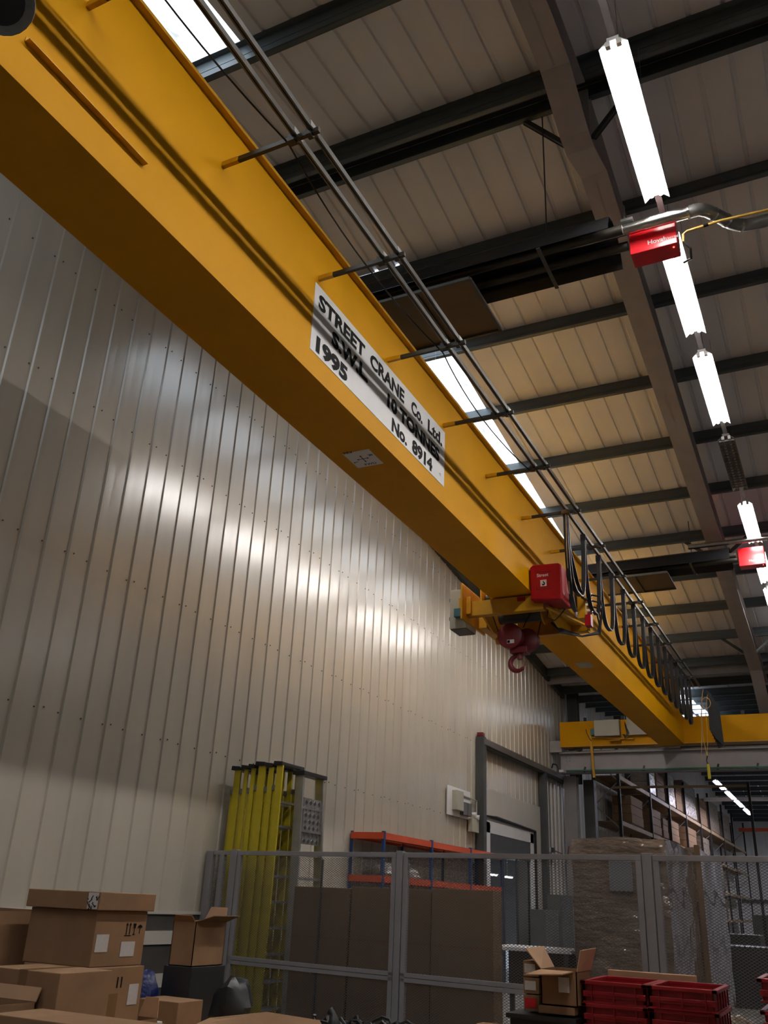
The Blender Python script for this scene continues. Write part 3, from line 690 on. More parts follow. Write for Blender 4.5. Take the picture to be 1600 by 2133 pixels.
for a, b in (((-.345, 7.395), (-.333, 7.41)), ((-.245, 7.53), (-.233, 7.55)), ((-.12, 7.67), (-.10, 7.68))):
    MB().tube([(*a, 6.30), (*b, 6.30)], .069, 16).build('pipe_band', 'chrome', fp)
MB().box(-1.20, -1.08, 7.22, 7.27, 6.36, 6.39).bar((-1.16, 7.24, 6.38), (-1.16, 7.24, 6.56), .015, .04).build('pipe_clip', 'galv', fp)
fp2 = MB().tube([(-2.0, 16.62, 6.44), (-1.3, 16.62, 6.44), (.6, 16.62, 6.44)], .05, 14).build('flue_pipe', 'chrome', smooth=True, label='silver flue pipe above the far red heater', cat='pipe')
gp = empty('gas_pipe', (-.3, 7.5, 6.25), 'yellow gas pipe reaching the near red heater box from the right', 'pipe')
P = [at(1425, 483, 2, 6.13), at(1500, 460, 2, 6.13), at(1600, 437, 2, 6.13), at(1720, 405, 2, 6.13)]
MB().tube([P[0]+Vector((-.015, 0, -.12)), P[0]+Vector((-.01, 0, -.03)), P[0]+Vector((.03, 0, 0)), P[1], P[2], P[3]], .014, 10).build('pipe', 'gas', gp, smooth=True)
MB().tube([P[0]+Vector((-.015, 0, -.12)), P[0]+Vector((.04, .02, -.20)), P[0]+Vector((.03, .1, -.26)), P[0]+Vector((-.05, .16, -.24))], .012, 8).build('flexible_hose', 'black', gp, smooth=True)
MB().tube([P[0].lerp(P[1], .55), P[0].lerp(P[1], .68)], .0165, 10).build('pipe_marker', 'ink', gp)

# ================================================================ FENCE
fn = empty('mesh_fence', (-4, 9.2, -1.55), 'grey welded fence of expanded mesh panels with square posts', 'fence')
FA = Vector((-7.24, 9.72, 0)); FB = Vector((.5, 8.52, 0)); FD = (FB-FA).normalized()
def fp_at(x): return FA+FD*((x-FA.x)/FD.x)
def fbox(x0, x1, z0, z1, t, name, mt='fence', par=fn, off=0):
    a = fp_at(x0); b = fp_at(x1); nn = Vector((-FD.y, FD.x, 0))
    return MB().prism([a+nn*(off-t/2)+Vector((0, 0, z0)), a+nn*(off+t/2)+Vector((0, 0, z0)), a+nn*(off+t/2)+Vector((0, 0, z1)), a+nn*(off-t/2)+Vector((0, 0, z1))], b-a).build(name, mt, par, bev=.003)
ZT = .495
for x0, x1, top in ((-7.27, -7.16, .485), (-7.04, -6.97, .47), (-6.86, -6.76, .505), (-4.42, -4.345, .505), (-1.74, -1.655, .505)):
    fbox(x0, x1, -1.55, top, .06, 'fence_post')
panels = [(-7.15, -6.87), (-6.75, -4.43), (-4.335, -1.75), (-1.645, .4)]
import itertools
def infill(xa, xb, z0, z1):
    a = fp_at(xa); b = fp_at(xb); Lg = (b-a).length; px, pz = .042, .0245; mb = MB(); t = .0024
    nn = Vector((-FD.y, FD.x, 0)); nx = int(Lg/(px/2)); nz = int((z1-z0)/pz)
    V = []; Fc = []
    for r in range(nz+1):
        base = len(V)
        for i in range(nx+1):
            up = (i+0) % 2
            p = a+FD*(i*px/2)+Vector((0, 0, z0+r*pz+(pz/2 if up else 0)))
            V += [p-nn*.002+Vector((0, 0, -t)), p+nn*.0015+Vector((0, 0, 0)), p-nn*.002+Vector((0, 0, t))]
        for i in range(nx):
            q = base+3*i
            Fc += [(q, q+3, q+4, q+1), (q+1, q+4, q+5, q+2), (q+2, q+5, q+3, q)]
        base = len(V)
        for i in range(nx+1):
            up = (i+1) % 2
            p = a+FD*(i*px/2)+Vector((0, 0, z0+r*pz+(pz/2 if up else 0)-pz/2+.0))
            V += [p-nn*.002+Vector((0, 0, -t)), p+nn*.0015+Vector((0, 0, 0)), p-nn*.002+Vector((0, 0, t))]
        for i in range(nx):
            q = base+3*i
            Fc += [(q, q+3, q+4, q+1), (q+1, q+4, q+5, q+2), (q+2, q+5, q+3, q)]
    mb.v = V; mb.f = Fc
    mb.build('mesh_infill', 'mesh', fn, kind='stuff')
for i, (xa, xb) in enumerate(panels):
    fbox(xa, xb, .44, ZT-.005, .045, 'top_rail'); fbox(xa, xb, -1.5, -1.44, .045, 'bottom_rail')
    if i < 3:
        fbox(xa, xb, -.70, -.66, .045, 'middle_rail'); fbox(xa, xb, -.745, -.705, .045, 'middle_rail')
    if i:
        fbox(xa, xa+.055, -1.44, .44, .045, 'panel_stile'); fbox(xb-.055, xb, -1.44, .44, .045, 'panel_stile')
    e = .055 if i else .0
    if i < 3: infill(xa+e, xb-e, -.66, .44); infill(xa+e, xb-e, -1.44, -.745)
    else: infill(xa+e, xb-e, -1.44, .44)
MB().bar((-5.62, 9.75, -1.55), (-5.62, 9.75, .42), .02, .02).build('back_stay', 'darkgrey', fn)

# ================================================================ LADDERS
def stepladder(x, y, zt, label, fw=.056):
    t = empty('stepladder', (x, y+.25, -1.55), label, 'ladder', 'yellow stepladders leaning on the wall')
    wd = .46; zb = -1.52; tw = .05      # widening foot
    for s, y0 in ((0, y), (1, y+wd)):
        yb = y-tw if s == 0 else y+wd+tw
        f_ = MB().prism([(x-.008, yb-.0, zb), (x+fw, yb-.0, zb), (x+fw, yb+.028, zb), (x-.008, yb+.028, zb)], (0, y0-yb, zt-.05-zb)).build('front_rail', 'ladder', t, bev=.003)
        MB().prism([(x-.052, yb+.02, zb), (x-.011, yb+.02, zb), (x-.011, yb+.042, zb), (x-.052, yb+.042, zb)], (0, y0-yb, zt-.36-zb)).build('rear_rail', 'ladder', t, bev=.003)
        B(x-.05, x+.0, y0-.004, y0+.03, zt-.36, zt-.30).build('hinge', 'galv', t)
    MB().prism([(x-.048, y-.03, zt-.055), (x+fw+.002, y-.03, zt-.055), (x+fw+.002, y-.03, zt-.01), (x-.04, y-.03, zt)], (0, wd+.10, 0)).build('top_cap', 'black', t, bev=.006)
    n = 9
    for k in range(n):
        z = zb+.28+k*(zt-zb-.5)/n; f = (z-zb)/(zt-zb)
        B(x, x+.05, y-tw*(1-f)+.03, y+wd+tw*(1-f), z, z+.025).build('step', 'alu', t)
    return t
lab = ['yellow fibreglass stepladder nearest the wall, leftmost of the stack', 'second yellow stepladder from the wall in the leaning stack', 'third yellow stepladder from the wall in the leaning stack',
       'fourth yellow stepladder from the wall, its rail broad and plain', 'fifth yellow stepladder from the wall, second from the right', 'outermost yellow stepladder with black cap, rightmost of the stack']
LY = 9.93
for i, (xx, zt) in enumerate(((-7.14, 1.55), (-6.99, 1.56), (-6.88, 1.57), (-6.77, 1.60), (-6.61, 1.58), (-6.49, 1.60))):
    stepladder(xx, LY, zt, lab[i], (.088, .052, .052, .10, .060, .085)[i])
al = empty('platform_ladder', (-6.2, 10.3, -1.55), 'aluminium platform ladder with chequer plate beside the yellow stepladders', 'ladder')
for s in (0, 1):
    y0 = 10.15+s*.5; yb = 10.05+s*.7
    MB().prism([(-6.22, yb, -1.52), (-6.10, yb, -1.52), (-6.10, yb+.03, -1.52), (-6.22, yb+.03, -1.52)], (-.12, y0-yb, 3.0)).build('rail', 'alu', al, bev=.003)
B(-6.36, -6.18, 10.10, 10.70, 1.45, 1.50).build('top_cap', 'black', al, bev=.005)
for k in range(9):
    z = -1.2+k*.28
    B(-6.24-.01*k, -6.14-.01*k, 10.16, 10.72, z, z+.03).build('tread', 'alu', al)
cp = B(-6.235, -6.225, 10.22, 10.66, .62, 1.18).build('chequer_plate', 'alu', al)
ck = MB()
for i in range(7):
    for j in range(4):
        c = (10.28+j*.105, .66+i*.078)
        ck.prism([(-6.224, c[0]-.035, c[1]), (-6.224, c[0], c[1]-.032), (-6.224, c[0]+.035, c[1]), (-6.224, c[0], c[1]+.032)], (.003, 0, 0))
ck.build('chequer_pattern', 'chrome', cp, kind='stuff')

# ================================================================ ORANGE AND BLUE SHELVING
sh = empty('shelving_unit', (-6.97, 16.4, -1.55), 'orange and blue boltless shelving unit standing along the wall', 'shelving')
ys = (13.48, 15.35, 17.3, 19.15)
for yy in (13.48, 15.4, 17.3, 19.15):
    for xs in (-7.26, -6.70):
        MB().box(xs-.02, xs+.03, yy-.006, yy, -1.55, 1.03).box(xs+.02 if xs > -7 else xs-.02, xs+.03 if xs > -7 else xs-.014, yy-.05 if yy > 19 else yy, yy if yy > 19 else yy+.05, -1.55, 1.03).build('upright', 'blue', sh)
for zt in (1.01, .37, -.30, -1.0):
    B(-6.70, -6.68, 13.46, 19.15, zt-.10, zt).build('long_beam', 'orange', sh); B(-7.27, -7.25, 13.46, 19.15, zt-.10, zt).build('long_beam', 'orange', sh)
    B(-7.26, -6.69, 13.45, 13.47, zt-.10, zt).build('end_beam', 'orange', sh)
    for k in range(3): B(-7.24, -6.70, 13.48+k*1.89, 15.35+k*1.89, zt-.045, zt-.03).build('shelf_board', 'chip', sh)
def lump(name, mt, c, r, n1=10, n2=14, rough=.18, seed=1, **kw):
    rnd = random.Random(seed); mb = MB(); V = []
    ph = [rnd.uniform(0, 6.28) for _ in range(6)]
    for i in range(n1+1):
        th = math.pi*i/n1
        for j in range(n2):
            a = 2*math.pi*j/n2
            k = 1+rough*(math.sin(3*a+ph[0])*math.sin(2*th+ph[1])+.6*math.sin(5*a+ph[2]+2*th)*.7+.4*math.sin(7*th+ph[3]+a))*math.sin(th)
            V.append((c[0]+r[0]*math.sin(th)*math.cos(a)*k, c[1]+r[1]*math.sin(th)*math.sin(a)*k, c[2]+r[2]*max(-.8, math.cos(th))*k))
    Fc = [(i*n2+j, (i+1)*n2+j, (i+1)*n2+(j+1) % n2, i*n2+(j+1) % n2) for i in range(n1) for j in range(n2)]
    mb.add(V, Fc); return mb.build(name, mt, smooth=True, **kw)
lump('plastic_bag', 'bag', (-6.97, 14.25, .46), (.24, .42, .13), seed=2, label='white polythene bag lying on the left of the orange middle shelf', cat='bag')
lump('plastic_bag', 'bag', (-6.97, 15.0, .44), (.22, .30, .11), seed=5, label='smaller crumpled white bag right of the other on the orange shelf', cat='bag')

# ================================================================ CARDBOARD, BOXES
def carton(x0, x1, y0, y1, z0, z1, label, name='cardboard_box', mt='card', rz=0, group=None, tape=True, cat='box', open_=False):
    t = empty(name, ((x0+x1)/2, (y0+y1)/2, z0), label, cat, group)
    if not open_:
        B(x0, x1, y0, y1, z0, z1).build('carton', mt, t, bev=.004)
        if tape: MB().box((x0+x1)/2-.03, (x0+x1)/2+.03, y0-.001, y1+.001, z1-.08, z1+.001).build('tape', 'tape', t)
    else:
        k = .006
        B(x0, x1, y0, y0+k, z0, z1).build('side', mt, t); B(x0, x1, y1-k, y1, z0, z1).build('side', mt, t)
        B(x0, x0+k, y0, y1, z0, z1).build('side', mt, t); B(x1-k, x1, y0, y1, z0, z1).build('side', mt, t); B(x0, x1, y0, y1, z0, z0+k).build('base', mt, t)
    t.rotation_euler.z = rz
    return t
def flap(t, pts, mt='cardin'):
    rz = t.rotation_euler.z; t.rotation_euler.z = 0; o = MB().sheet(pts, .006).build('flap', mt, t); t.rotation_euler.z = rz; return o
def sub(t, mb, name, mt): return mb.build(name, mt, t)
BT = -1.0
bn = empty('packing_bench', (-3.4, 5.5, -1.55), 'long timber packing bench carrying the boxes and red crates in the foreground', 'bench')
for k in range(6): B(-6.6, -.15, 3.6+k*.68, 3.6+k*.68+.66, BT-.06, BT).build('bench_plank', 'chip', bn)
for xs in (-6.5, -3.4, -.3):
    for yy in (3.75, 7.5): B(xs-.04, xs+.04, yy-.04, yy+.04, -1.55, BT-.06).build('leg', 'wood', bn)
# stack on the left: wide shallow lid box on a tall box, lower boxes in front
b1 = carton(-4.76, -4.20, 4.60, 5.08, BT, -.445, 'lower tall brown carton of the left stack with shipping label on its side', tape=False)
xa = -4.199
sub(b1, B(xa-.001, xa+.002, 4.955, 5.045, -.66, -.545), 'shipping_label', 'label')
sub(b1, B(xa-.001, xa+.002, 4.77, 4.86, -.73, -.59), 'printed_mark', 'tape')
sub(b1, MB().box(xa-.001, xa+.002, 4.84, 4.848, -.56, -.50).box(xa-.001, xa+.002, 4.875, 4.883, -.56, -.50), 'printed_arrows', 'ink')
b2 = carton(-4.80, -4.24, 4.62, 5.09, -.443, -.128, 'upper brown carton with printed arrow, glass and umbrella marks', tape=False)
xb = -4.2385
mk = MB()
for y_ in (4.905, 4.935): mk.box(xb-.001, xb+.001, y_-.003, y_+.003, -.265, -.205); mk.prism([(xb, y_-.01, -.21), (xb, y_+.01, -.21), (xb, y_, -.195)], (.002, 0, 0))
mk.box(xb-.001, xb+.001, 4.89, 4.95, -.272, -.268)
mk.prism([(xb, 4.965, -.20), (xb, 4.99, -.20), (xb, 4.986, -.228), (xb, 4.969, -.228)], (.002, 0, 0)); mk.box(xb-.001, xb+.001, 4.9755, 4.9795, -.262, -.228); mk.box(xb-.001, xb+.001, 4.968, 4.987, -.266, -.262)
mk.prism([(xb, 5.03+.022*math.cos(a*math.pi/6), -.225+.018*math.sin(a*math.pi/6)) for a in range(7)], (.002, 0, 0)); mk.box(xb-.001, xb+.001, 5.028, 5.032, -.26, -.225)
mk.build('printed_marks', 'ink', b2, kind='stuff')
sub(b2, B(xb-.001, xb+.002, 4.64, 4.75, -.36, -.262), 'paper_label', 'label'); sub(b2, B(xb-.001, xb+.002, 4.87, 5.0, -.39, -.305), 'paper_label', 'label')
b3 = carton(-4.82, -4.205, 4.585, 5.11, -.126, -.022, 'wide shallow carton lid on top of the left stack with a scuffed white label', tape=False)
sub(b3, B(-4.30, -4.22, 4.581, 4.585, -.12, -.027), 'scuffed_label', 'label')
zg = MB(); rnd = random.Random(4)
for k in range(14):
    xa = rnd.uniform(-4.295, -4.225); za = rnd.uniform(-.115, -.035)
    zg.bar((xa, 4.579, za), (xa+rnd.uniform(-.03, .03), 4.579, za+rnd.uniform(-.03, .03)), .003, .003, up=(0, 1, 0))
zg.build('black_scribble', 'ink', b3, kind='stuff')
b4 = carton(-5.9, -4.95, 4.5, 5.1, BT, -.16, 'open brown carton at the left edge with dark inside', open_=True)
flap(b4, [(-5.9, 4.5, -.16), (-4.96, 4.5, -.16), (-5.0, 4.47, -.03), (-5.9, 4.47, -.03)])
b5 = carton(-4.42, -3.88, 4.02, 4.42, BT, -.425, 'low brown carton in front of the left stack', tape=True)
b6 = carton(-4.70, -3.98, 3.66, 3.98, BT, -.565, 'open carton at the bottom left corner with pale flap', open_=True)
flap(b6, [(-4.70, 3.98, -.565), (-3.98, 3.98, -.565), (-3.98, 4.005, -.50), (-4.70, 4.005, -.50)])
b7 = carton(-4.40, -4.24, 5.15, 5.33, BT, -.765, 'small carton with raised pale flap right of the left stack', open_=True)
flap(b7, [(-4.40, 5.33, -.765), (-4.24, 5.33, -.765), (-4.27, 5.36, -.65), (-4.38, 5.36, -.65)])
carton(-5.16, -4.88, 6.48, 6.94, BT, -.55, 'black storage bin under the open carton left of the fence', name='storage_bin', mt='blackp', tape=False, cat='bin')
b8 = carton(-5.13, -4.90, 6.5, 6.92, -.548, -.215, 'open brown carton left of the fence with one flap up', open_=True)
flap(b8, [(-5.13, 6.92, -.215), (-4.91, 6.92, -.215), (-4.93, 6.96, -.11), (-5.10, 6.96, -.11)])
flap(b8, [(-4.90, 6.5, -.215), (-4.90, 6.92, -.215), (-4.76, 6.9, -.165), (-4.76, 6.55, -.165)], 'carddark')
flap(b8, [(-5.13, 6.5, -.215), (-4.91, 6.5, -.215), (-4.91, 6.45, -.17), (-5.08, 6.45, -.17)], 'card')
b9 = carton(-4.98, -4.60, 6.0, 6.3, BT, -.745, 'plain brown carton low in the middle foreground', tape=False)
b10 = carton(-3.35, -2.50, 4.05, 4.55, BT, -.66, 'large open carton flap at the bottom centre', open_=True)
flap(b10, [(-3.35, 4.55, -.66), (-2.50, 4.55, -.66), (-2.62, 4.62, -.585), (-2.95, 4.63, -.575), (-3.3, 4.6, -.63)])
b11 = carton(-3.9, -3.05, 3.62, 3.95, BT, -.585, 'brown carton across the bottom left edge of the picture', tape=False)
lump('plastic_sack', 'bluebag', (-5.22, 6.35, -.80), (.12, .12, .22), seed=8, label='dark blue plastic sack beside the left carton stack', cat='sack')
lump('black_sack', 'blackp', (-4.55, 6.62, -.80), (.16, .15, .20), seed=11, label='black plastic sack right of the blue sack', cat='sack')
for i in range(2):
    B(-4.55+.1*i, -4.47+.1*i, 5.45, 5.55, BT, -.84+.03*i).build('foam_block', 'white', label=('white foam block left of the blue sack', 'taller white foam block left of the blue sack')[i], cat='block', bev=.004)
# tangle of black hoses
ho2 = MB(); rnd = random.Random(3)
for k in range(26):
    c = Vector((rnd.uniform(-4.25, -3.0), rnd.uniform(6.6, 7.15), BT+.03)); r = rnd.uniform(.08, .2); ph = rnd.uniform(0, 6)
    ho2.tube([c+Vector((r*math.cos(ph+a*.45), r*.6*math.sin(ph+a*.45), rnd.uniform(.03, .13)*abs(math.sin(a*.5+ph))+.01)) for a in range(12)], .014, 6)
ho2.build('hose_tangle', 'blackp', label='tangled black hoses and fittings heaped in the middle foreground', cat='hoses', kind='stuff')
gg = empty('spray_gun', (-3.62, 6.6, BT), 'black fitting with silver collar standing in the hose heap', 'fitting')
MB().cyl((-3.62, 6.6, BT), (-3.62, 6.6, -.86), .04, 14).build('collar', 'chrome', gg, smooth=True)
MB().tube([(-3.62, 6.6, -.86), (-3.62, 6.6, -.83), (-3.63, 6.6, -.78), (-3.66, 6.6, -.76)], [.05, .045, .02, .03], 12).build('head', 'blackp', gg, smooth=True)
# open carton on black crates, left of the red crates
for i in range(2):
    c_ = empty('black_crate', (-1.7, 6.05, BT+.21*i), ('lower black plastic crate under the open carton', 'upper black plastic crate directly under the open carton')[i], 'crate', 'black crates')
    z0 = BT+.215*i; mb = MB().box(-1.99, -1.60, 5.82, 6.3, z0, z0+.2)
    mb.build('body', 'blackp', c_, bev=.006)
    B(-2.01, -1.585, 5.80, 6.32, z0+.18, z0+.205).build('rim', 'blackp', c_)
fl_ = MB()
ff = carton(-1.82, -1.60, 5.84, 6.2, BT+.432, BT+.475, 'flattened brown carton under the open carton', tape=False)
ob = carton(-1.80, -1.58, 5.84, 6.16, BT+.478, -.335, 'open carton with spread flaps and hanging label, left of the red crates', open_=True)
flap(ob, [(-1.80, 5.84, -.335), (-1.60, 5.84, -.335), (-1.63, 5.70, -.345), (-1.86, 5.70, -.36)])
flap(ob, [(-1.80, 5.84, -.335), (-1.80, 6.12, -.335), (-1.86, 6.10, -.22), (-1.90, 5.86, -.23)])
flap(ob, [(-1.58, 5.84, -.335), (-1.58, 6.16, -.335), (-1.54, 6.16, -.21), (-1.56, 5.86, -.22)])
sub(ob, B(-1.69, -1.625, 5.832, 5.839, -.45, -.37), 'paper_label', 'label')
for i in range(3):
    s_ = carton(-1.93, -1.83, 5.90, 6.1, BT+.43+.093*i, BT+.518+.093*i, ('lowest small carton beside the open carton', 'middle small carton beside the open carton with white label', 'top small carton beside the open carton with white label')[i], tape=False)
    sub(s_, B(-1.92, -1.85, 5.896, 5.90, BT+.45+.093*i, BT+.50+.093*i), 'paper_label', 'label' if i else 'heatred')
b12 = carton(-2.42, -2.1, 6.2, 6.5, BT, -.72, 'small brown carton behind the black crates', tape=False)
b13 = carton(-2.25, -1.98, 5.82, 6.05, BT, -.68, 'small open carton left of the black crates', open_=True)
# red crates
def crate_mesh(x0, y0, z0, wx=.385, wy=.58, h=.117):
    t = empty('red_crate', (x0+wx/2, y0+wy/2, z0)); k = .008; x1 = x0+wx; y1 = y0+wy; z1 = z0+h
    g = .022; s = MB().box(x0+g, x1-g, y0+g, y0+g+.008, z0, z1-.02).box(x0+g, x1-g, y1-g-.008, y1-g, z0, z1-.02)
    s.box(x0+g, x0+g+.008, y0+g, y1-g, z0, z1-.02).box(x1-g-.008, x1-g, y0+g, y1-g, z0, z1-.02); s.build('wall', 'crate', t)
    B(x0+.01, x1-.01, y0+.01, y1-.01, z0, z0+.008).build('base', 'crate', t)
    r = MB().box(x0, x1, y0, y0+.03, z1-.02, z1).box(x0, x1, y1-.03, y1, z1-.02, z1).box(x0, x0+.03, y0, y1, z1-.02, z1).box(x1-.03, x1, y0, y1, z1-.02, z1)
    r.box(x0+.01, x1-.01, y0+.01, y0+.02, z0+.03, z1-.055).box(x1-.02, x1-.01, y0+.03, y1-.03, z0+.03, z1-.055)
    r.build('rim', 'crate', t, bev=.003)
    rb_ = MB()
    for xx in (x0+.06, x0+wx/2-.004, x1-.068): rb_.box(xx, xx+.006, y0+.003, y0+.012, z0+.01, z1-.022)
    for j in range(5): rb_.box(x1-.012, x1-.003, y0+.06+j*.11, y0+.066+j*.11, z0+.01, z1-.022)
    rb_.box(x0+.04, x1-.04, y0+.004, y0+.012, z0+.045, z0+.05)
    rb_.build('rib', 'crate', t)
    return t
side = ('left', 'right'); lev = ['bottom', 'second from the bottom', 'third from the bottom', 'second from the top', 'top']
cz = [-.95, -.845, -.74, -.632, -.52]
cr0 = crate_mesh(-1.575, 5.9, -.968)
for sx in range(2):
    for i in range(5):
        z = -.98+.118*i
        lb = f'{lev[i]} red crate in {side[sx]} column of the double stack'
        if sx == 0 and i == 0: tag(cr0, lb, 'crate', 'red crates'); continue
        d = dup(cr0, (.39*sx, .02*sx*((i % 2)), .118*i), lb)
        d['category'] = 'crate'; d['group'] = 'red crates'
for i in range(4):
    d = dup(cr0, (1.0, -.1, .155*i+.09), f'{("bottom", "second from the bottom", "second from the top", "top")[i]} red crate of the stack at the right picture edge')
    d['category'] = 'crate'; d['group'] = 'red crates'
tag(B(-.60, -.19, 5.78, 6.38, BT, -.882).build('crate_spacer', 'wood', bev=.004), 'timber spacer board under the right hand red crates', 'board')
tag(B(-1.58, -1.02, 6.62, 6.68, BT, -.352).build('yellow_board', 'cardin', bev=.004), 'pale yellow board edge showing behind the red crates', 'board')
# large brown sheets standing behind the fence
for i, (x0, x1, z1, y0) in enumerate(((-6.00, -5.26, .12, 9.78), (-5.24, -4.24, .14, 9.80), (-4.22, -3.51, .155, 9.76))):
    t = empty('cardboard_sheet_stack', ((x0+x1)/2, y0+.14, -1.55), ('left large brown cardboard slab pack behind the fence', 'middle large brown cardboard slab pack behind the fence', 'right large brown cardboard slab pack behind the fence')[i], 'box')
    B(x0, x1, y0, y0+.28, -1.42, z1).build('carton', 'carddark', t, bev=.006)
    B(x0+.02, x1-.02, y0-.003, y0, -.42, -.40).build('band', 'tape', t)
    B(x0, x1, y0, y0+.28, -1.55, -1.43).build('pallet_base', 'wood', t)
# ---------------------------------------------------------------- wrapped pallets
def wrapped(x0, x1, y0, y1, z0, z1, label, mt='film', seed=0, lab=False):
    t = empty('wrapped_pallet', ((x0+x1)/2, (y0+y1)/2, z0), label, 'pallet load')
    for k in range(5):
        B(x0+.02, x1-.02, y0+k*(y1-y0-.1)/4, y0+k*(y1-y0-.1)/4+.1, z0+.1, z0+.125).build('deck_board', 'wood', t)
    for xx in (x0+.02, (x0+x1)/2-.05, x1-.12): B(xx, xx+.1, y0+.02, y1-.02, z0, z0+.1).build('pallet_block', 'wood', t)
    # cartons under film, a slightly bulging wrinkled skin
    rnd = random.Random(seed); n = 14; m_ = 22; V = []; Fc = []
    zb = z0+.13
    ring = []
    segs = [((x0, y0), (x1, y0)), ((x1, y0), (x1, y1)), ((x1, y1), (x0, y1)), ((x0, y1), (x0, y0))]
    for (a, b) in segs:
        for i in range(n): ring.append((a[0]+(b[0]-a[0])*i/n, a[1]+(b[1]-a[1])*i/n))
    ph = [rnd.uniform(0, 6.3) for _ in range(8)]
    cx_, cy_ = (x0+x1)/2, (y0+y1)/2
    for j in range(m_+1):
        z = zb+(z1-zb)*j/m_
        for i, (x, y_) in enumerate(ring):
            a = i/len(ring)*2*math.pi
            k = 1+.010*math.sin(9*a+ph[0]+3*math.sin(j*.6+ph[1]))+.008*math.sin(21*a+ph[2]+j*.9)+rnd.uniform(-.004, .004)
            if j == m_: k *= .985
            V.append((cx_+(x-cx_)*k, cy_+(y_-cy_)*k, z+(.012*math.sin(5*a+ph[3]) if j == m_ else 0)))
    N_ = len(ring)
    Fc = [(j*N_+i, j*N_+(i+1) % N_, (j+1)*N_+(i+1) % N_, (j+1)*N_+i) for j in range(m_) for i in range(N_)]
    Fc.append(tuple(m_*N_+i for i in range(N_))); Fc.append(tuple(range(N_-1, -1, -1)))
    MB().add(V, Fc).build('film_wrap', mt, t, smooth=True)
    if lab:
        B(x0+.44, x0+.70, y0-.045, y0-.04, .22, .56).build('paper_sheet', 'paper2', t)
    return t
wrapped(-2.98, -1.90, 11.0, 12.95, -1.55, .79, 'nearest tall film wrapped pallet load behind the fence with a paper sheet on its front', seed=3, lab=True)
wrapped(-2.98, -1.90, 13.25, 15.95, -1.55, .84, 'second tall film wrapped pallet load standing behind the nearest one', seed=9)
tag(B(-1.885, -1.82, 13.04, 13.1, -1.55, .86).build('corner_post', 'carddark', bev=.004), 'brown cardboard edge protector between the two wrapped pallet loads', 'edge protector')
lump('film_scrap', 'film2', (-1.42, 11.6, -1.28), (.30, .5, .30), rough=.35, seed=21, label='crumpled clear film bunched at the foot of the nearest wrapped pallet', cat='film')
# bench with pale top behind the fence
tb = empty('work_table', (-3.6, 11.6, -1.55), 'work table with pale top between the brown pallet boxes and the wrapped pallet', 'table')
B(-4.1, -3.08, 11.2, 12.0, -.47, -.43).build('table_top', 'white', tb, bev=.004)
B(-4.08, -3.1, 11.9, 11.98, -.9, -.47).build('back_panel', 'darkgrey', tb)
for xs in (-4.05, -3.15):
    for yy in (11.24, 11.94): B(xs-.025, xs+.025, yy-.025, yy+.025, -1.55, -.47).build('leg', 'darkgrey', tb)
# lockers by the column
for i, (ya_, yb_, zt) in enumerate(((22.3, 23.5, -.02), (23.75, 24.85, .34))):
    t = empty('metal_locker', (-6.95, (ya_+yb_)/2, -1.55), ('shorter grey metal cabinet against the wall behind the fence', 'taller grey metal cabinet beside the column')[i], 'cabinet')
    B(-7.1, -6.75, ya_, yb_, -1.55, zt).build('body', 'greybin', t, bev=.005)
    B(-6.75, -6.74, ya_+.05, yb_-.05, -1.4, zt-.08).build('door', 'greybin', t, bev=.003)
# ---------------------------------------------------------------- electrical gear on the wall
ep = empty('electrical_panel', (XL+.1, 17.95, 1.68), 'white backboard with grey switch boxes fixed to the wall above the shelving', 'electrical panel')
B(XL+.03, XL+.05, 17.47, 18.75, 1.67, 2.24).build('backboard', 'white', ep)
B(XL+.05, XL+.16, 17.72, 18.10, 1.78, 2.17).build('meter_box', 'cab', ep, bev=.01)
B(XL+.05, XL+.14, 18.14, 18.36, 1.72, 1.98).build('switch_box', 'greybin', ep, bev=.006); B(XL+.05, XL+.14, 18.39, 18.62, 1.72, 1.98).build('switch_box', 'greybin', ep, bev=.006)
MB().tube([(XL+.06, 18.12, 2.17), (XL+.06, 18.2, 2.12), (XL+.06, 19.1, 2.10), (XL+.06, 19.1, 1.5)], .018, 8).build('conduit', 'cab', ep)
ix = empty('isolator_switch', (XL+.08, 18.9, 1.42), 'small cream isolator box beside the door post with a twin spotlight above', 'switch')
B(XL+.03, XL+.13, 18.67, 19.07, 1.43, 1.70).build('box', 'cab', ix, bev=.006)
for a in ((18.80, 1.80), (18.98, 1.76)): MB().tube([(XL+.06, a[0], a[1]), (XL+.16, a[0]+.02, a[1]-.02)], [.03, .055], 12).build('lamp_head', 'white', ix)
fa = B(XL+.03, XL+.17, 19.2, 19.34, 3.51, 3.60).build('beacon', 'hookred', label='small red beacon on top of the door post', cat='beacon', bev=.01)
jb = empty('wall_socket', (XL+.08, 24.6, 1.0), 'small white socket box with dark plug on the wall near the column', 'socket')
B(XL+.06, XL+.12, 24.3, 24.5, 1.38, 1.50).build('box', 'white', jb, bev=.004); B(XL+.06, XL+.16, 24.5, 24.7, 1.38, 1.50).build('plug', 'black', jb, bev=.004)
MB().tube([(XL+.12, 24.7, 1.44), (XL+.2, 25.0, 1.40), (XL+.3, 25.4, 1.32), (XL+.3, 25.6, 1.6)], .014, 6).build('lead', 'hookred', jb)

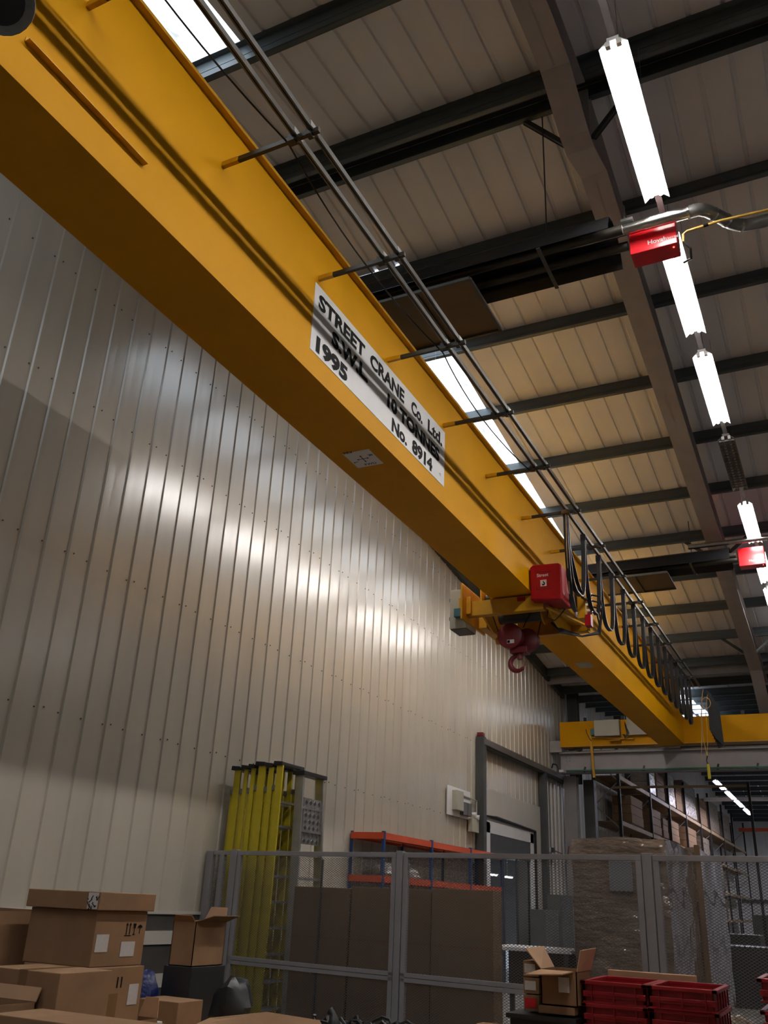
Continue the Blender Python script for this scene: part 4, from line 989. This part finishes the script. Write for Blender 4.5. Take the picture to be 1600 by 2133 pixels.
# ================================================================ PALLET RACKING IN THE FAR BAY
rk = empty('pallet_rack', (-6.8, 45, -1.55), 'long pallet racking with dark uprights and brown decks along the far bay wall', 'racking')
FX, BX = -6.35, -7.14
py_ = [29.35, 34.4, 38.3, 42.4, 46.7, 50.0, 55.3, 60.1, 66.5]
tops = 5.4
for yy in py_:
    for xs in (FX, BX):
        B(xs-.045, xs+.045, yy-.05, yy+.05, -1.55, tops if yy < 50 else 5.8).build('upright', 'rackpost', rk)
    z = .2; s = 0
    while z < 4.6:
        a, b = ((BX, FX), (FX, BX))[s]
        MB().bar((a, yy, z), (b, yy, z+.72), .03, .03).build('brace', 'grey', rk); z += .72; s = 1-s
for zt in (4.0, 2.62, 1.2, -.1):
    for xs, mt in ((FX, 'rackbeam'), (BX, 'rackbeam')):
        for a, b in zip(py_[:-1], py_[1:]):
            B(xs-.025, xs+.025, a+.05, b-.05, zt-.13, zt).build('beam', mt, rk)
    for a, b in zip(py_[:-1], py_[1:]):
        n = 3; L_ = (b-a-.1)/n
        for i in range(n): B(BX+.03, FX-.03, a+.05+i*L_, a+.05+(i+1)*L_-.02, zt-.035, zt-.01).build('deck_board', 'chip', rk)
def rload(y0, y1, z0, z1, label, mt, x0=-7.05, x1=-6.40):
    t = empty('rack_load', ((x0+x1)/2, (y0+y1)/2, z0), label, 'pallet load')
    for k in range(3): B(x0+k*.26, x0+.1+k*.26, y0, y1, z0, z0+.08).build('pallet_block', 'wood', t)
    B(x0, x1, y0, y1, z0+.08, z0+.1).build('deck_board', 'wood', t)
    n = 3; hh = (z1-z0-.1)/n
    for k in range(n):
        B(x0+.01*k, x1-.01*(k % 2), y0+.02*k, y1-.015*k, z0+.1+k*hh, z0+.1+(k+1)*hh-.008).build('carton', mt, t, bev=.01)
    return t
wl_ = ['first', 'second', 'third', 'fourth', 'fifth', 'sixth', 'seventh', 'eighth']
for i, (a, b, h_, mt) in enumerate(((34.6, 36.0, 5.15, 'film2'), (36.3, 37.9, 5.0, 'card'), (38.6, 40.3, 5.3, 'film2'), (40.6, 42.1, 5.1, 'card'), (42.7, 46.2, 5.55, 'film2'), (47.2, 49.6, 5.3, 'card'), (50.4, 54.3, 5.6, 'film2'), (55.8, 59.3, 5.5, 'film2'))):
    rload(a, b, 4.01, h_, f'{wl_[i]} load from the near end on the upper rack deck', mt)
for i, (a, b, h_, mt) in enumerate(((31.3, 33.2, 3.6, 'card'), (34.7, 36.6, 3.55, 'card'), (37.0, 38.1, 3.4, 'carddark'), (38.7, 40.6, 3.5, 'card'), (42.8, 45.4, 3.6, 'card'), (47.0, 49.6, 3.5, 'film2'))):
    rload(a, b, 2.63, h_, f'{wl_[i]} load from the near end on the middle rack deck', mt)
for i, (a, b, h_, mt) in enumerate(((42.9, 45.6, 2.2, 'card'), (47.1, 49.6, 2.1, 'film2'), (50.5, 54.5, 2.3, 'card'))):
    rload(a, b, 1.21, h_, f'{wl_[i]} load from the near end on the low rack deck', mt)
for i, (a, b, h_, mt) in enumerate(((42.9, 45.6, .9, 'carddark'), (47.1, 49.6, .8, 'card'), (50.5, 54.5, .9, 'carddark'))):
    rload(a, b, -.09, h_, f'{wl_[i]} load from the near end on the lowest rack deck', mt)
# second rack post row at the right edge, orange tie beam far off
B(-2.50, -2.43, 28.62, 28.69, -1.55, 3.62).build('upright', 'rackpost', rk, label='separate upright nearest the camera aisle')
MB().bar((-6.4, 28.65, 3.52), (-2.45, 28.65, 3.52), .05, .07).build('tie_beam', 'rackbeam', rk)
tag(B(-6.0, 4, 60, 60.15, 4.75, 4.95).build('orange_tie_beam', 'orange', bev=.01), 'orange beam crossing the far bay below the lights', 'beam')
tag(B(-6.2, 4, 47.5, 47.7, 5.15, 5.32).build('cream_tie_beam', 'wallfar', bev=.01), 'cream beam crossing the far bay among the purple lights', 'beam')
# clutter low down in the far bay, seen through the fence
for i, (x0, x1, y0, z1, mt) in enumerate(((-3.1, -2.2, 24, -.35, 'blackp'), (-2.6, -1.5, 20, -.5, 'blackp'), (-2.9, -2.0, 30, .1, 'greybin'))):
    carton(x0, x1, y0, y0+1.2, -1.55, z1, ('dark bin on the floor beyond the wrapped pallets', 'low black bin on the floor right of the wrapped pallets', 'grey bin on the floor in the far bay')[i], name='storage_bin', mt=mt, tape=False, cat='bin')
